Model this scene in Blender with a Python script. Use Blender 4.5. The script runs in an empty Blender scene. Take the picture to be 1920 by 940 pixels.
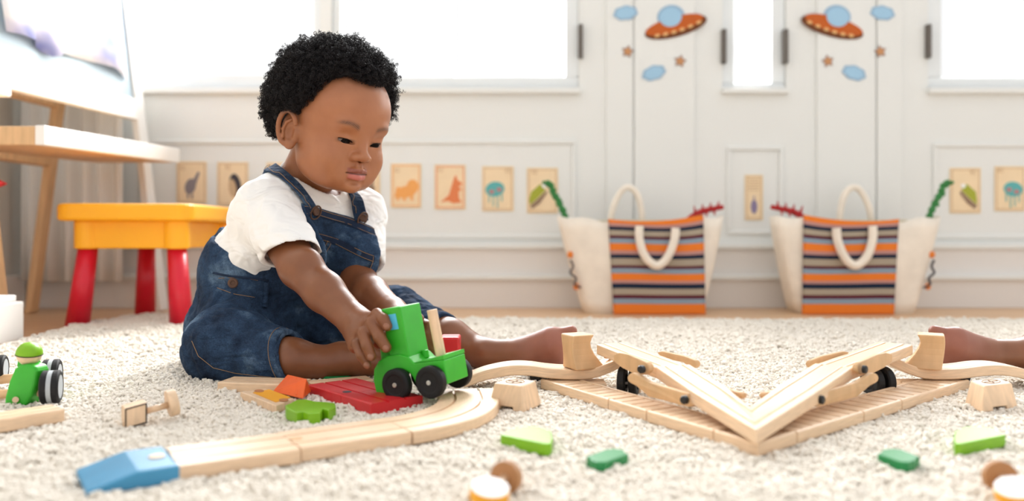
import bpy, bmesh, math, random
import numpy as np
from mathutils import Vector, Matrix
C = bpy.context.scene.collection
random.seed(7); rng = np.random.default_rng(7)
PI = math.pi
FPX, CH, YH = 1500.0, 0.185, 440.0      # focal length in px, camera height above the rug, horizon row
# ---------------------------------------------------------------- camera, sky, lights, exposure
cd = bpy.data.cameras.new('camera'); cam = bpy.data.objects.new('camera', cd); C.objects.link(cam)
cam.location = (0, 0, CH); cam.rotation_euler = (PI/2, 0, 0)
cd.sensor_width = 36; cd.lens = FPX/1920*36; cd.shift_y = -30/1920; cd.clip_start = .02
cd.dof.use_dof = True; cd.dof.focus_distance = 1.0; cd.dof.aperture_fstop = 2.7
bpy.context.scene.camera = cam
w = bpy.data.worlds.new('world'); bpy.context.scene.world = w; w.use_nodes = True
bg = w.node_tree.nodes['Background']; bg.inputs[0].default_value = (.99, .995, 1, 1); bg.inputs[1].default_value = .96
def sunlight(name, az, el, energy, angle, col):
    l = bpy.data.lights.new(name, 'SUN'); l.energy = energy; l.angle = math.radians(angle); l.color = col
    o = bpy.data.objects.new(name, l); C.objects.link(o)
    a, e = math.radians(az), math.radians(el)      # az measured from +Y (behind the boy) towards +X
    d = Vector((math.sin(a)*math.cos(e), math.cos(a)*math.cos(e), math.sin(e)))
    o.rotation_euler = d.to_track_quat('Z', 'Y').to_euler(); return o
sunlight('sun', 22, 42, 2.8, 12, (1, .97, .93))
al = bpy.data.lights.new('window_daylight', 'AREA'); al.shape = 'RECTANGLE'; al.size = 4.4; al.size_y = 1.9; al.energy = 460; al.color = (.97, .99, 1)
ao = bpy.data.objects.new('window_daylight', al); C.objects.link(ao); ao.location = (.55, 2.75, 1.35); ao.rotation_euler = (math.radians(-90), 0, 0)   # bright overcast daylight just outside the windows
vs = bpy.context.scene.view_settings
vs.view_transform = 'Standard'; vs.look = 'None'; vs.gamma = 1; vs.use_curve_mapping = False
vs.exposure = 0.1
# ---------------------------------------------------------------- places
def P(px, py, d): return np.array([(px-960)*d/FPX, d, CH-(py-YH)*d/FPX])
def T(px, py, z=0.0):
    d = FPX*(CH-z)/(py-YH); return np.array([(px-960)*d/FPX, d, z])
# ---------------------------------------------------------------- materials
def srgb(r, g, b): return tuple(((c/255)/12.92 if c/255 <= .04045 else ((c/255+.055)/1.055)**2.4) for c in (r, g, b))+(1,)
MATS = {}
def mat(name, col, rough=.6, spec=.4, noise=None, bump=None, metal=0, coat=0, sheen=0, sss=0):
    """noise=(scale, amount, (sx,sy,sz), coord) varies the colour; bump=(scale, strength, distance)"""
    m = bpy.data.materials.new(name); m.use_nodes = True; nt = m.node_tree; N = nt.nodes; L = nt.links
    b = N['Principled BSDF']; b.inputs['Base Color'].default_value = col
    b.inputs['Roughness'].default_value = rough; b.inputs['Specular IOR Level'].default_value = spec
    b.inputs['Metallic'].default_value = metal; b.inputs['Coat Weight'].default_value = coat
    b.inputs['Sheen Weight'].default_value = sheen
    if sss:
        b.inputs['Subsurface Weight'].default_value = sss; b.inputs['Subsurface Radius'].default_value = (.7, .4, .25); b.inputs['Subsurface Scale'].default_value = .004
    tc = N.new('ShaderNodeTexCoord')
    if noise:
        sc, am, st, co = noise
        mp = N.new('ShaderNodeMapping'); mp.inputs['Scale'].default_value = st; L.new(tc.outputs[co], mp.inputs[0])
        n = N.new('ShaderNodeTexNoise'); n.inputs['Scale'].default_value = sc; n.inputs['Detail'].default_value = 5; L.new(mp.outputs[0], n.inputs[0])
        r = N.new('ShaderNodeValToRGB')
        c = np.array(col[:3]); lo = tuple(np.clip(c*(1-am), 0, 1))+(1,); hi = tuple(np.clip(c*(1+am*.6), 0, 1))+(1,)
        r.color_ramp.elements[0].position = .3; r.color_ramp.elements[0].color = lo
        r.color_ramp.elements[1].position = .7; r.color_ramp.elements[1].color = hi
        L.new(n.outputs[0], r.inputs[0]); L.new(r.outputs[0], b.inputs['Base Color'])
    if bump:
        n2 = N.new('ShaderNodeTexNoise'); n2.inputs['Scale'].default_value = bump[0]; n2.inputs['Detail'].default_value = 3; L.new(tc.outputs['Object'], n2.inputs[0])
        bp = N.new('ShaderNodeBump'); bp.inputs['Strength'].default_value = bump[1]; bp.inputs['Distance'].default_value = bump[2]
        L.new(n2.outputs[0], bp.inputs['Height']); L.new(bp.outputs[0], b.inputs['Normal'])
    MATS[name] = m; return m
mat('wood', srgb(230, 198, 164), .38, .5, (22, .14, (.25, 3.5, 3.5), 'UV'))
mat('wood_block', srgb(230, 198, 164), .42, .5, (60, .16, (1, 4, .4), 'Object'))
mat('peg_shaded', srgb(172, 126, 86), .5, .3)  # wood of the peg base, its shade put into a darker brown
mat('wood_dark_edge', srgb(214, 175, 132), .5, .35, (60, .15, (1, 1, .3), 'Object'))
mat('wood_easel', srgb(226, 186, 140), .45, .4, (30, .15, (3, 3, .4), 'Object'))
mat('floor_wood', srgb(218, 180, 142), .4, .4, (6, .12, (.6, 9, 1), 'Object'))
mat('white_paint', srgb(229, 230, 227), .5, .3)
mat('white_frame', srgb(228, 232, 233), .4, .4)
mat('baseboard_paint', srgb(228, 223, 218), .5, .3)
mat('curtain_cloth', srgb(250, 249, 246), .9, .1, None, (300, .2, .001))
mat('side_wall', srgb(222, 217, 208), .8, .2)
mat('pile', srgb(236, 228, 216), .95, .1, (9, .10, (1, 1, 1), 'Object'), None, 0, 0, .15)
mat('rug_base', srgb(226, 217, 205), 1, 0, (60, .15, (1, 1, 1), 'Object'))
mat('green', srgb(52, 176, 42), .38, .45, (40, .1, (1, 1, 1), 'Object'), (900, .12, .0004))
mat('dark_green', srgb(18, 128, 66), .4, .45)
mat('lime', srgb(122, 178, 16), .4, .45, (30, .08, (1, 1, 1), 'Object'))
mat('red_toy', srgb(206, 38, 44), .38, .45, (30, .1, (1, 1, 1), 'Object'))
mat('orange_toy', srgb(232, 96, 28), .45, .4, (30, .1, (1, 1, 1), 'Object'))
mat('yellow_toy', srgb(238, 168, 40), .45, .4)
mat('blue_toy', srgb(66, 142, 182), .42, .4, (30, .1, (1, 1, 1), 'Object'))
mat('window_blue', srgb(84, 190, 226), .4, .4)
mat('black_plastic', srgb(22, 22, 24), .45, .5)
mat('tyre', srgb(26, 26, 28), .6, .3)
mat('grey_plastic', srgb(176, 182, 186), .5, .4)
mat('axle_metal', srgb(200, 200, 198), .35, .5, None, None, .8)
mat('stool_yellow', srgb(255, 178, 26), .4, .45)
mat('stool_red', srgb(214, 14, 44), .35, .5)
mat('easel_white', srgb(246, 244, 240), .4, .4)
mat('board_grey', srgb(176, 194, 204), .5, .3)
mat('canvas', srgb(240, 230, 216), .95, .1, (30, .06, (1, 1, 1), 'Object'), (400, .3, .001))
mat('card', srgb(240, 216, 180), .7, .2, (30, .04, (1, 1, 1), 'Object'))
for n_, c_ in dict(fig_grey=(140, 132, 136), fig_dark=(70, 66, 72), fig_orange=(238, 168, 96), fig_rust=(226, 132, 84), fig_teal=(96, 176, 176), fig_pink=(190, 130, 130), fig_green=(166, 172, 60), fig_brown=(146, 120, 100), fig_violet=(140, 128, 160), fig_tan=(206, 176, 140),
        ufo_rust=(190, 92, 30), ufo_dark=(110, 62, 30), ufo_blue=(160, 198, 224), ufo_rim=(150, 180, 205), ufo_light=(226, 176, 116), star_brown=(196, 142, 96), hinge=(104, 98, 92), mark=(120, 80, 44), black_line=(50, 40, 36), lip_thread=(150, 118, 84), button_metal=(96, 70, 56),
        plush_green=(60, 130, 70), plush_red=(176, 44, 44), trim_orange=(226, 130, 54), white_spot=(245, 245, 245), cloth_khaki=(190, 178, 150), pale_line=(196, 200, 200), rust_line=(178, 120, 80)).items():
    mat(n_, srgb(*c_), .6, .3)
mat('shirt', srgb(246, 245, 243), .9, .15, None, (700, .15, .0006), 0, 0, .1)
mat('hair', srgb(20, 16, 19), .6, .3)
mat('eye_white_shaded', srgb(108, 92, 86), .3, .3)  # sclera darkened: shade on the eye is put into its colour
mat('iris', srgb(18, 11, 9), .35, .07)
mat('denim_dark', srgb(40, 52, 74), .9, .15, (40, .3, (1, 1, 1), 'Object'), (900, .3, .0005))
mat('nail', srgb(150, 100, 76), .35, .5)
# denim: indigo with pale wear and a fine weave
m = mat('denim', srgb(44, 66, 98), .9, .15); nt = m.node_tree; N = nt.nodes; L = nt.links; b = N['Principled BSDF']
tc = N.new('ShaderNodeTexCoord'); n1 = N.new('ShaderNodeTexNoise'); n1.inputs['Scale'].default_value = 14; n1.inputs['Detail'].default_value = 6; n1.inputs['Roughness'].default_value = .65; L.new(tc.outputs['Object'], n1.inputs[0])
r1 = N.new('ShaderNodeValToRGB'); e = r1.color_ramp.elements
e[0].position = .34; e[0].color = srgb(24, 33, 50); e[1].position = .72; e[1].color = srgb(108, 132, 156)
q = r1.color_ramp.elements.new(.54); q.color = srgb(48, 68, 94); L.new(n1.outputs[0], r1.inputs[0])
n2 = N.new('ShaderNodeTexNoise'); n2.inputs['Scale'].default_value = 700; n2.inputs['Detail'].default_value = 1; L.new(tc.outputs['Object'], n2.inputs[0])
mx = N.new('ShaderNodeMix'); mx.data_type = 'RGBA'; mx.blend_type = 'OVERLAY'; mx.inputs[0].default_value = .55
L.new(r1.outputs[0], mx.inputs[6]); L.new(n2.outputs[0], mx.inputs[7]); L.new(mx.outputs[2], b.inputs['Base Color'])
bp = N.new('ShaderNodeBump'); bp.inputs['Strength'].default_value = .4; bp.inputs['Distance'].default_value = .0006; L.new(n2.outputs[0], bp.inputs['Height']); L.new(bp.outputs[0], b.inputs['Normal'])
def crease(m, sc, st, dist):
    nt = m.node_tree; N = nt.nodes; L = nt.links; b = N['Principled BSDF']; tc = N.new('ShaderNodeTexCoord'); n = N.new('ShaderNodeTexNoise'); n.inputs['Scale'].default_value = sc; n.inputs['Detail'].default_value = 1.5; n.inputs['Distortion'].default_value = 1.6
    mp = N.new('ShaderNodeMapping'); mp.inputs['Rotation'].default_value = (.3, .5, .2); mp.inputs['Scale'].default_value = (1, 1, 1.8); L.new(tc.outputs['Object'], mp.inputs[0]); L.new(mp.outputs[0], n.inputs[0])
    bp = N.new('ShaderNodeBump'); bp.inputs['Strength'].default_value = st; bp.inputs['Distance'].default_value = dist; L.new(n.outputs[0], bp.inputs['Height'])
    old = b.inputs['Normal'].links[0].from_node; L.new(bp.outputs[0], old.inputs['Normal'])
crease(m, 26, .8, .008); crease(MATS['shirt'], 17, .8, .010)
# skin: colour attribute carries own tones (lips, brows, nails) plus painted light and shade
m = mat('skin', srgb(150, 96, 68), .4, .5, None, None, 0, 0, 0, .07); nt = m.node_tree; N = nt.nodes; L = nt.links; b = N['Principled BSDF']
at = N.new('ShaderNodeVertexColor'); at.layer_name = 'tone'; tc = N.new('ShaderNodeTexCoord')
n1 = N.new('ShaderNodeTexNoise'); n1.inputs['Scale'].default_value = 45; n1.inputs['Detail'].default_value = 4; L.new(tc.outputs['Object'], n1.inputs[0])
mx = N.new('ShaderNodeMix'); mx.data_type = 'RGBA'; mx.blend_type = 'SOFT_LIGHT'; mx.inputs[0].default_value = .25
L.new(at.outputs[0], mx.inputs[6]); L.new(n1.outputs[0], mx.inputs[7]); L.new(mx.outputs[2], b.inputs['Base Color'])
n2 = N.new('ShaderNodeTexNoise'); n2.inputs['Scale'].default_value = 900; L.new(tc.outputs['Object'], n2.inputs[0])
bp = N.new('ShaderNodeBump'); bp.inputs['Strength'].default_value = .12; bp.inputs['Distance'].default_value = .0004; L.new(n2.outputs[0], bp.inputs['Height']); L.new(bp.outputs[0], b.inputs['Normal'])
# window glass
m = mat('glass', (1, 1, 1, 1)); nt = m.node_tree; N = nt.nodes; L = nt.links
tr = N.new('ShaderNodeBsdfTransparent'); gl = N.new('ShaderNodeBsdfGlossy'); gl.inputs['Roughness'].default_value = .02; fr = N.new('ShaderNodeFresnel'); fr.inputs[0].default_value = 1.2
ms = N.new('ShaderNodeMixShader'); L.new(fr.outputs[0], ms.inputs[0]); L.new(tr.outputs[0], ms.inputs[1]); L.new(gl.outputs[0], ms.inputs[2]); L.new(ms.outputs[0], N['Material Output'].inputs[0])
# woven stripes of the tote (by height)
m = mat('stripes', (1, 1, 1, 1), .95, .1); nt = m.node_tree; N = nt.nodes; L = nt.links
tc = N.new('ShaderNodeTexCoord'); sp = N.new('ShaderNodeSeparateXYZ'); L.new(tc.outputs['UV'], sp.inputs[0])
r1 = N.new('ShaderNodeValToRGB'); r1.color_ramp.interpolation = 'CONSTANT'
O, BL, MA, BE, NA, PK = srgb(232, 128, 52), srgb(140, 160, 176), srgb(92, 36, 50), srgb(170, 158, 140), srgb(34, 46, 66), srgb(186, 140, 134)
seq = [(0, O), (60, BL), (90, MA), (115, BE), (150, NA), (180, PK), (200, O), (240, BL), (270, MA), (290, BE), (330, NA), (355, PK), (380, O), (425, BL), (455, MA), (475, BE), (510, NA), (535, PK), (560, O)]
for i, (p_, c_) in enumerate(seq):
    el = r1.color_ramp.elements[i] if i < 2 else r1.color_ramp.elements.new(p_/590)
    el.position = p_/590; el.color = c_
L.new(sp.outputs[1], r1.inputs[0]); L.new(r1.outputs[0], N['Principled BSDF'].inputs['Base Color'])
# painted paper: white with violet-blue washes
m = mat('painting', (1, 1, 1, 1), .8, .2); nt = m.node_tree; N = nt.nodes; L = nt.links
tc = N.new('ShaderNodeTexCoord'); n1 = N.new('ShaderNodeTexNoise'); n1.inputs['Scale'].default_value = 5; n1.inputs['Detail'].default_value = 3; L.new(tc.outputs['Object'], n1.inputs[0])
r1 = N.new('ShaderNodeValToRGB'); e = r1.color_ramp.elements; e[0].position = .52; e[0].color = srgb(246, 244, 246); e[1].position = .7; e[1].color = srgb(112, 128, 200)
q = e.new(.6); q.color = srgb(208, 206, 230); L.new(n1.outputs[0], r1.inputs[0]); L.new(r1.outputs[0], N['Principled BSDF'].inputs['Base Color'])
# ---------------------------------------------------------------- object helpers
ORG = {}                                  # object -> world position of its origin (for parts given in world coordinates)
def tag(o, label=None, cat=None, group=None, kind=None):
    if label: o['label'] = label
    if cat: o['category'] = cat
    if group: o['group'] = group
    if kind: o['kind'] = kind
    return o
def thing(name, label, cat, loc=(0, 0, 0), group=None, matrix=None):
    o = bpy.data.objects.new(name, None); C.objects.link(o); o.empty_display_size = .02
    if matrix is not None: o.matrix_world = matrix
    else: o.location = loc
    ORG[o] = np.array(loc, float) if matrix is None else None
    return tag(o, label, cat, group)
def mk(name, V, F, material, parent=None, smooth=False, bev=0, uv=None, segs=2):
    """one mesh object; V in world coordinates (or in the thing's own frame when that is rotated)"""
    V = np.asarray(V, float); me = bpy.data.meshes.new(name)
    org = ORG.get(parent) if parent is not None else None
    top = parent is None
    if top: org = np.array([V[:, 0].mean(), V[:, 1].mean(), V[:, 2].min()])
    if org is None: org = np.zeros(3)
    me.from_pydata((V-org).tolist(), [], F if isinstance(F, list) else F.tolist()); me.update()
    if len(F) < 20000:
        b_ = bmesh.new(); b_.from_mesh(me); bmesh.ops.recalc_face_normals(b_, faces=b_.faces); b_.to_mesh(me); b_.free()
    me.materials.append(MATS[material])
    if uv is not None:
        l = me.uv_layers.new(name='UVMap'); vi = np.empty(len(me.loops), np.int32); me.loops.foreach_get('vertex_index', vi)
        l.data.foreach_set('uv', np.asarray(uv, np.float32)[vi].ravel())
    if smooth: me.polygons.foreach_set('use_smooth', [True]*len(me.polygons))
    o = bpy.data.objects.new(name, me); C.objects.link(o)
    if top: o.location = org
    else: o.parent = parent
    ORG[o] = org if (top or ORG.get(parent) is not None) else None
    if bev:
        md = o.modifiers.new('bevel', 'BEVEL'); md.width = bev; md.segments = segs; md.limit_method = 'ANGLE'; md.angle_limit = .6
        if smooth is False and segs > 1:
            for p_ in me.polygons: p_.use_smooth = False
    return o
def box(x0, x1, y0, y1, z0, z1):
    V = [(x, y, z) for x in (x0, x1) for y in (y0, y1) for z in (z0, z1)]
    return np.array(V, float), [(0, 1, 3, 2), (4, 6, 7, 5), (0, 4, 5, 1), (2, 3, 7, 6), (0, 2, 6, 4), (1, 5, 7, 3)]
def join(*parts):
    V = []; F = []; n = 0
    for v, f in parts:
        v = np.asarray(v, float); V.append(v); F += [tuple(int(i)+n for i in q_) for q_ in f]; n += len(v)
    return np.vstack(V), F
def prism(poly, off):
    """poly: Nx3 outline; off: extrusion vector"""
    p_ = np.asarray(poly, float); n = len(p_); q_ = p_+np.asarray(off, float)
    nrm = sum(np.cross(p_[i]-p_[0], p_[(i+1) % n]-p_[0]) for i in range(n))
    flip = np.dot(nrm, off) > 0
    V = np.vstack([p_, q_]); F = [tuple(range(n))[::-1] if flip else tuple(range(n)), tuple(range(n, 2*n)) if flip else tuple(range(n, 2*n))[::-1]]
    for i in range(n):
        j = (i+1) % n; f = (i, j, n+j, n+i); F.append(f if flip else f[::-1])
    return V, F
def frame_of(d):
    d = np.asarray(d, float); d = d/np.linalg.norm(d); a = np.array([0, 0, 1.]) if abs(d[2]) < .9 else np.array([1., 0, 0])
    u = np.cross(a, d); u /= np.linalg.norm(u); return u, np.cross(d, u), d
def cyl(a, b, r, n=24, r2=None, prof=None):
    """cylinder / lathe from a to b; prof=[(t, r)...] overrides"""
    a = np.asarray(a, float); b = np.asarray(b, float); u, v, d = frame_of(b-a)
    prof = prof or [(0, r), (1, r if r2 is None else r2)]
    V = []; F = []; ang = np.arange(n)*2*PI/n
    for t, rr in prof: V.append((a+(b-a)*t)[None]+rr*(np.cos(ang)[:, None]*u+np.sin(ang)[:, None]*v))
    V = np.vstack(V)
    for k in range(len(prof)-1):
        for i in range(n):
            j = (i+1) % n; F.append((k*n+i, k*n+j, (k+1)*n+j, (k+1)*n+i))
    F.append(tuple(range(n))[::-1]); m0 = (len(prof)-1)*n; F.append(tuple(range(m0, m0+n))); return V, F
def tube(path, r, n=8, closed=False):
    p_ = np.asarray(path, float); N_ = len(p_); R = np.broadcast_to(np.asarray(r, float), (N_,))
    V = []; F = []; prev = None
    for i in range(N_):
        a = p_[(i-1) % N_] if (closed or i) else p_[0]; b_ = p_[(i+1) % N_] if (closed or i < N_-1) else p_[-1]
        t = (b_-a); t /= np.linalg.norm(t)+1e-12
        if prev is None: u, v, _ = frame_of(t)
        else:
            u = prev-t*np.dot(prev, t); u /= np.linalg.norm(u)+1e-12; v = np.cross(t, u)
        prev = u
        for k in range(n):
            c, s = math.cos(k*2*PI/n), math.sin(k*2*PI/n); V.append(p_[i]+R[i]*(c*u+s*v))
    for i in range(N_ if closed else N_-1):
        a0 = i*n; b0 = ((i+1) % N_)*n
        for k in range(n):
            j = (k+1) % n; F.append((a0+k, a0+j, b0+j, b0+k))
    if not closed: F.append(tuple(range(n))[::-1]); F.append(tuple(range((N_-1)*n, N_*n)))
    return np.array(V), F
def sphere(c, r, nu=20, nv=14, z0=-1.0, z1=1.0, axis=None):
    """(part of) a sphere; cut by height fractions z0..z1 along axis"""
    c = np.asarray(c, float); r = np.broadcast_to(np.asarray(r, float), (3,)); V = []; F = []
    for i in range(nv+1):
        s = z0+(z1-z0)*i/nv if (z0 > -1 or z1 < 1) else -math.cos(PI*i/nv)
        s = max(-1, min(1, s)); q_ = math.sqrt(max(0, 1-s*s))
        for k in range(nu): V.append((q_*math.cos(2*PI*k/nu)*r[0], q_*math.sin(2*PI*k/nu)*r[1], s*r[2]))
    for i in range(nv):
        for k in range(nu):
            j = (k+1) % nu; F.append((i*nu+k, i*nu+j, (i+1)*nu+j, (i+1)*nu+k))
    F.append(tuple(range(nu))[::-1]); F.append(tuple(range(nv*nu, (nv+1)*nu)))
    V = np.array(V)
    if axis is not None:
        u, v, d = frame_of(axis); V = V[:, :1]*u+V[:, 1:2]*v+V[:, 2:]*d
    return V+c, F
def sweep(path, prof, z_up=True):
    """closed profile (side, up) along a path; side is horizontal, right-hand of travel, mitred"""
    p_ = np.asarray(path, float); n = len(p_); M = len(prof); V = []; U = []; F = []; acc = 0
    for i in range(n):
        a = p_[max(i-1, 0)]; b_ = p_[min(i+1, n-1)]
        t0 = (p_[i]-a)[:2] if i else (b_-p_[i])[:2]; t1 = (b_-p_[i])[:2] if i < n-1 else t0
        t0 = t0/np.linalg.norm(t0); t1 = t1/np.linalg.norm(t1); t = t0+t1; t /= np.linalg.norm(t)
        side = np.array([t[1], -t[0], 0])/max(.25, np.dot(t, t0))
        if i: acc += np.linalg.norm(p_[i]-p_[i-1])
        for s, h in prof: V.append(p_[i]+side*s+np.array([0, 0, h])); U.append((acc*10, s*10+h*7))
    for i in range(n-1):
        for k in range(M):
            j = (k+1) % M; F.append((i*M+k, i*M+j, (i+1)*M+j, (i+1)*M+k))
    F.append(tuple(range(M))[::-1]); F.append(tuple(range((n-1)*M, n*M)))
    return np.array(V), F, np.array(U)
def track_prof(w, t, groove=None, gw=.006, gd=.0022, c=.0012):
    h = w/2
    pr = [(-h, c), (-h, t-c), (-h+c, t)]
    for g in (groove or []): pr += [(g-gw/2, t), (g-gw/2, t-gd), (g+gw/2, t-gd), (g+gw/2, t)]
    pr += [(h-c, t), (h, t-c), (h, c), (h-c, 0), (-h+c, 0)]
    return pr
def rotz(a): c, s = math.cos(a), math.sin(a); return np.array([[c, -s, 0], [s, c, 0], [0, 0, 1.]])
# ================================================================ the room
WY = 2.2; SW = FPX/WY; FLZ = -.015                       # back wall distance, px per metre there, wooden floor height
def wx(px): return (px-960)/SW
def wz(py): return CH-(py-YH)/SW
def st(name, vf, m, bev=0, parent=None):
    o = mk(name, vf[0], vf[1], m, parent, bev=bev)
    if parent is None: o['kind'] = 'structure'
    return o
st('floor', box(-2.2, 3.0, -.6, WY, FLZ-.03, FLZ), 'floor_wood')
TOP = 2.5; ZS = wz(166)
holes = [(wx(250), wx(600)), (wx(622), wx(1085)), (wx(1355), wx(1474)), (wx(1740), wx(2160))]
xs = [-1.33]+[q_ for h_ in holes for q_ in h_]+[2.6]
parts = [box(-1.33, 2.6, WY, WY+.12, FLZ, ZS), box(-1.33, 2.6, WY, WY+.12, 2.1, TOP)]
for i in range(0, len(xs), 2): parts.append(box(xs[i], xs[i+1], WY, WY+.12, ZS, 2.1))
st('wall_back', join(*parts), 'white_paint')
st('wall_left', box(-1.45, -1.33, -.2, WY+.12, FLZ, TOP), 'side_wall')
# windows: sash frame, panes, a hinge where the photograph shows one
def window(n, x0, x1, panes, gz, rail=.028, hinges=()):
    """x0,x1 opening; panes: list of (xa, xb) glass; gz: height of the glass's lower edge"""
    r = thing('window_%d' % n, None, None, ((x0+x1)/2, WY+.03, ZS)); r['kind'] = 'structure'
    ps = [box(x0, x1, WY+.008, WY+.05, ZS, gz), box(x0, x1, WY+.008, WY+.05, 2.06, 2.1)]
    e_ = [x0]+[q_ for p_ in panes for q_ in p_]+[x1]
    for i in range(0, len(e_), 2):
        if e_[i+1]-e_[i] > .001: ps.append(box(e_[i], e_[i+1], WY+.008, WY+.05, gz, 2.06))
    mk('window_frame', *join(*ps), 'white_frame', r, bev=.004)
    for a, b_ in panes: mk('pane', *box(a, b_, WY+.026, WY+.030, gz, 2.06), 'glass', r)
    mk('window_sill', *box(x0-.004, x1+.004, WY-.018, WY+.03, ZS-.016, ZS), 'white_paint', r, bev=.003)
    for hx, ya, yb in hinges: mk('hinge', *join(box(hx-.006, hx+.006, WY-.014, WY+.004, wz(yb), wz(ya)), cyl((hx, WY-.012, wz(yb)), (hx, WY-.012, wz(ya)), .006, 10)), 'hinge', r)
    return r
window(1, *holes[0], [(wx(262), wx(371)), (wx(375), wx(585))], wz(138))
window(2, *holes[1], [(wx(638), wx(846)), (wx(850), wx(1060))], wz(143), hinges=[(wx(1088), 48, 110)])
window(3, *holes[2], [(wx(1379), wx(1448))], wz(155), hinges=[(wx(1356), 57, 120), (wx(1471), 57, 120)])
window(4, *holes[3], [(wx(1769), wx(2100))], wz(144), hinges=[(wx(1738), 48, 110)])
# baseboard in two steps with rounded caps, panelled boards, picture-frame mouldings
yb = WY
st('baseboard_back', join(box(-1.33, 2.6, yb-.030, yb, FLZ, wz(520)), box(-1.33, 2.6, yb-.016, yb, wz(520), wz(464))), 'baseboard_paint', .002)
st('trim_1', join(box(-1.33, 2.6, yb-.042, yb-.0005, wz(524), wz(514)), box(-1.33, 2.6, yb-.026, yb-.0005, wz(467), wz(457))), 'white_paint', .003)
st('baseboard_left', box(-1.33, -1.31, -.2, WY-.045, FLZ, wz(514)), 'baseboard_paint', .003)
def moulding(n, x0, x1, y0, y1):
    a, b_, c_, d_ = wx(x0), wx(x1), wz(y1), wz(y0); t = .012; yy = yb-.006
    st('trim_%d' % n, join(box(a, b_, yy, yb-.0005, d_-t, d_), box(a, b_, yy, yb-.0005, c_, c_+t), box(a, a+t, yy, yb-.0005, c_+t, d_-t), box(b_-t, b_, yy, yb-.0005, c_+t, d_-t)), 'white_paint', .005)
moulding(2, 262, 1080, 262, 448); moulding(3, 1362, 1468, 274, 440); moulding(4, 1748, 2140, 268, 448)
for i, (a, b_) in enumerate([(1136, 1186), (1189, 1302), (1530, 1640), (1643, 1690)]):
    st('trim_%d' % (5+i), box(wx(a), wx(b_), yb-.007, yb-.0005, wz(455), 2.1), 'white_paint', .002)
# curtain at the corner
n = 140; V = []
for zi, z in enumerate((.062, .3, .8, 1.4, 2.3)):
    for i in range(n):
        u = i/(n-1); ph = u*2*PI*6+.5*math.sin(u*9)
        V.append((-1.30+u*.27, 2.12+.011*math.sin(ph)*(1-.1*zi)+.006*math.sin(u*37), z))
F = [(k*n+i, k*n+i+1, (k+1)*n+i+1, (k+1)*n+i) for k in range(4) for i in range(n-1)]
o = mk('curtain', V, F, 'curtain_cloth', None, True); md = o.modifiers.new('s', 'SOLIDIFY'); md.thickness = .002
tag(o, 'pleated white curtain hanging in the corner behind the easel', 'curtain')
# ---------------------------------------------------------------- rug: base slab and pile
edge = [T(*q_) for q_ in [(-330, 760), (-120, 690), (0, 650), (60, 634), (130, 613), (220, 596), (300, 588), (420, 586), (560, 588), (700, 592), (860, 598), (1150, 600), (1500, 601), (1920, 600), (2600, 600)]]
poly = [(-.95, .35)]+[(q_[0], q_[1]) for q_ in edge]+[(2.4, .35)]
poly = np.array(poly)
def inside(px, py):
    c = np.zeros(len(px), bool); n = len(poly)
    for i in range(n):
        x0, y0 = poly[i]; x1, y1 = poly[(i+1) % n]
        if y0 != y1: c ^= ((y0 > py) != (y1 > py)) & (px < (x1-x0)*(py-y0)/(y1-y0)+x0)
    return c
rv, rf = prism([(x, y, FLZ) for x, y in poly], (0, 0, .010))
rug = mk('rug', rv, rf, 'rug_base'); tag(rug, 'cream shaggy rug covering the wooden floor under the toys', 'rug')
# one tuft: a small curled loop of yarn
def tuft_mesh(seed):
    r_ = random.Random(seed); pts = []
    for k in range(5):
        t = k/4; a = t*PI*1.15+r_.uniform(-.2, .2)
        pts.append((.0022*(1-math.cos(a))*r_.uniform(.8, 1.2), .0012*math.sin(a*2)*r_.uniform(.3, 1), .0048*math.sin(a*.82)+.0002))
    V, F = tube(pts, [.0011, .0013, .0014, .0013, .0007], 5); return V, F
src = bpy.data.collections.new('tuft_source'); src_objs = []
for k in range(4):
    V, F = tuft_mesh(k); me = bpy.data.meshes.new('tuft'); me.from_pydata(V.tolist(), [], F); me.materials.append(MATS['pile'])
    for p_ in me.polygons: p_.use_smooth = True
    o = bpy.data.objects.new('tuft', me); src.objects.link(o)
def grid_pts(y0, y1, sp):
    X, Y = np.meshgrid(np.arange(-.72*y1-.15, .72*y1+.15, sp), np.arange(y0, y1, sp)); X = X.ravel(); Y = Y.ravel()
    X = X+rng.uniform(-.5, .5, len(X))*sp; Y = Y+rng.uniform(-.5, .5, len(Y))*sp
    k = (np.abs(X) < .70*Y+.10) & inside(X, Y); return np.c_[X[k], Y[k]]
pts = np.vstack([grid_pts(.42, .85, .0026), grid_pts(.85, 1.25, .0031), grid_pts(1.25, 1.9, .0042)])
def fbm(x, y):
    return .5+.25*np.sin(x*61+3*np.sin(y*47))*np.sin(y*73+2*np.sin(x*39))+.25*np.sin(x*140+np.sin(y*120)*2)*np.sin(y*155+1.3)
hgt = fbm(pts[:, 0], pts[:, 1])
pz = -.0078+.0035*hgt
me = bpy.data.meshes.new('rug_pile'); me.from_pydata(np.c_[pts, pz].tolist(), [], [])
a = me.attributes.new('sc', 'FLOAT', 'POINT'); a.data.foreach_set('value', (np.clip(.85+.5*hgt, .7, 1.5)*np.where(pts[:, 1] > 1.25, 1.35, np.where(pts[:, 1] > .85, 1.12, 1.0))*rng.uniform(.8, 1.2, len(pts))).astype(np.float32))
rot = np.c_[rng.uniform(-.5, .5, len(pts)), rng.uniform(-.5, .5, len(pts)), rng.uniform(0, 6.28, len(pts))].astype(np.float32)
a = me.attributes.new('ro', 'FLOAT_VECTOR', 'POINT'); a.data.foreach_set('vector', rot.ravel())
pile = bpy.data.objects.new('pile', me); C.objects.link(pile); pile.parent = rug; pile.location = -Vector(ORG[rug]); pile['kind'] = 'stuff'
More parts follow.
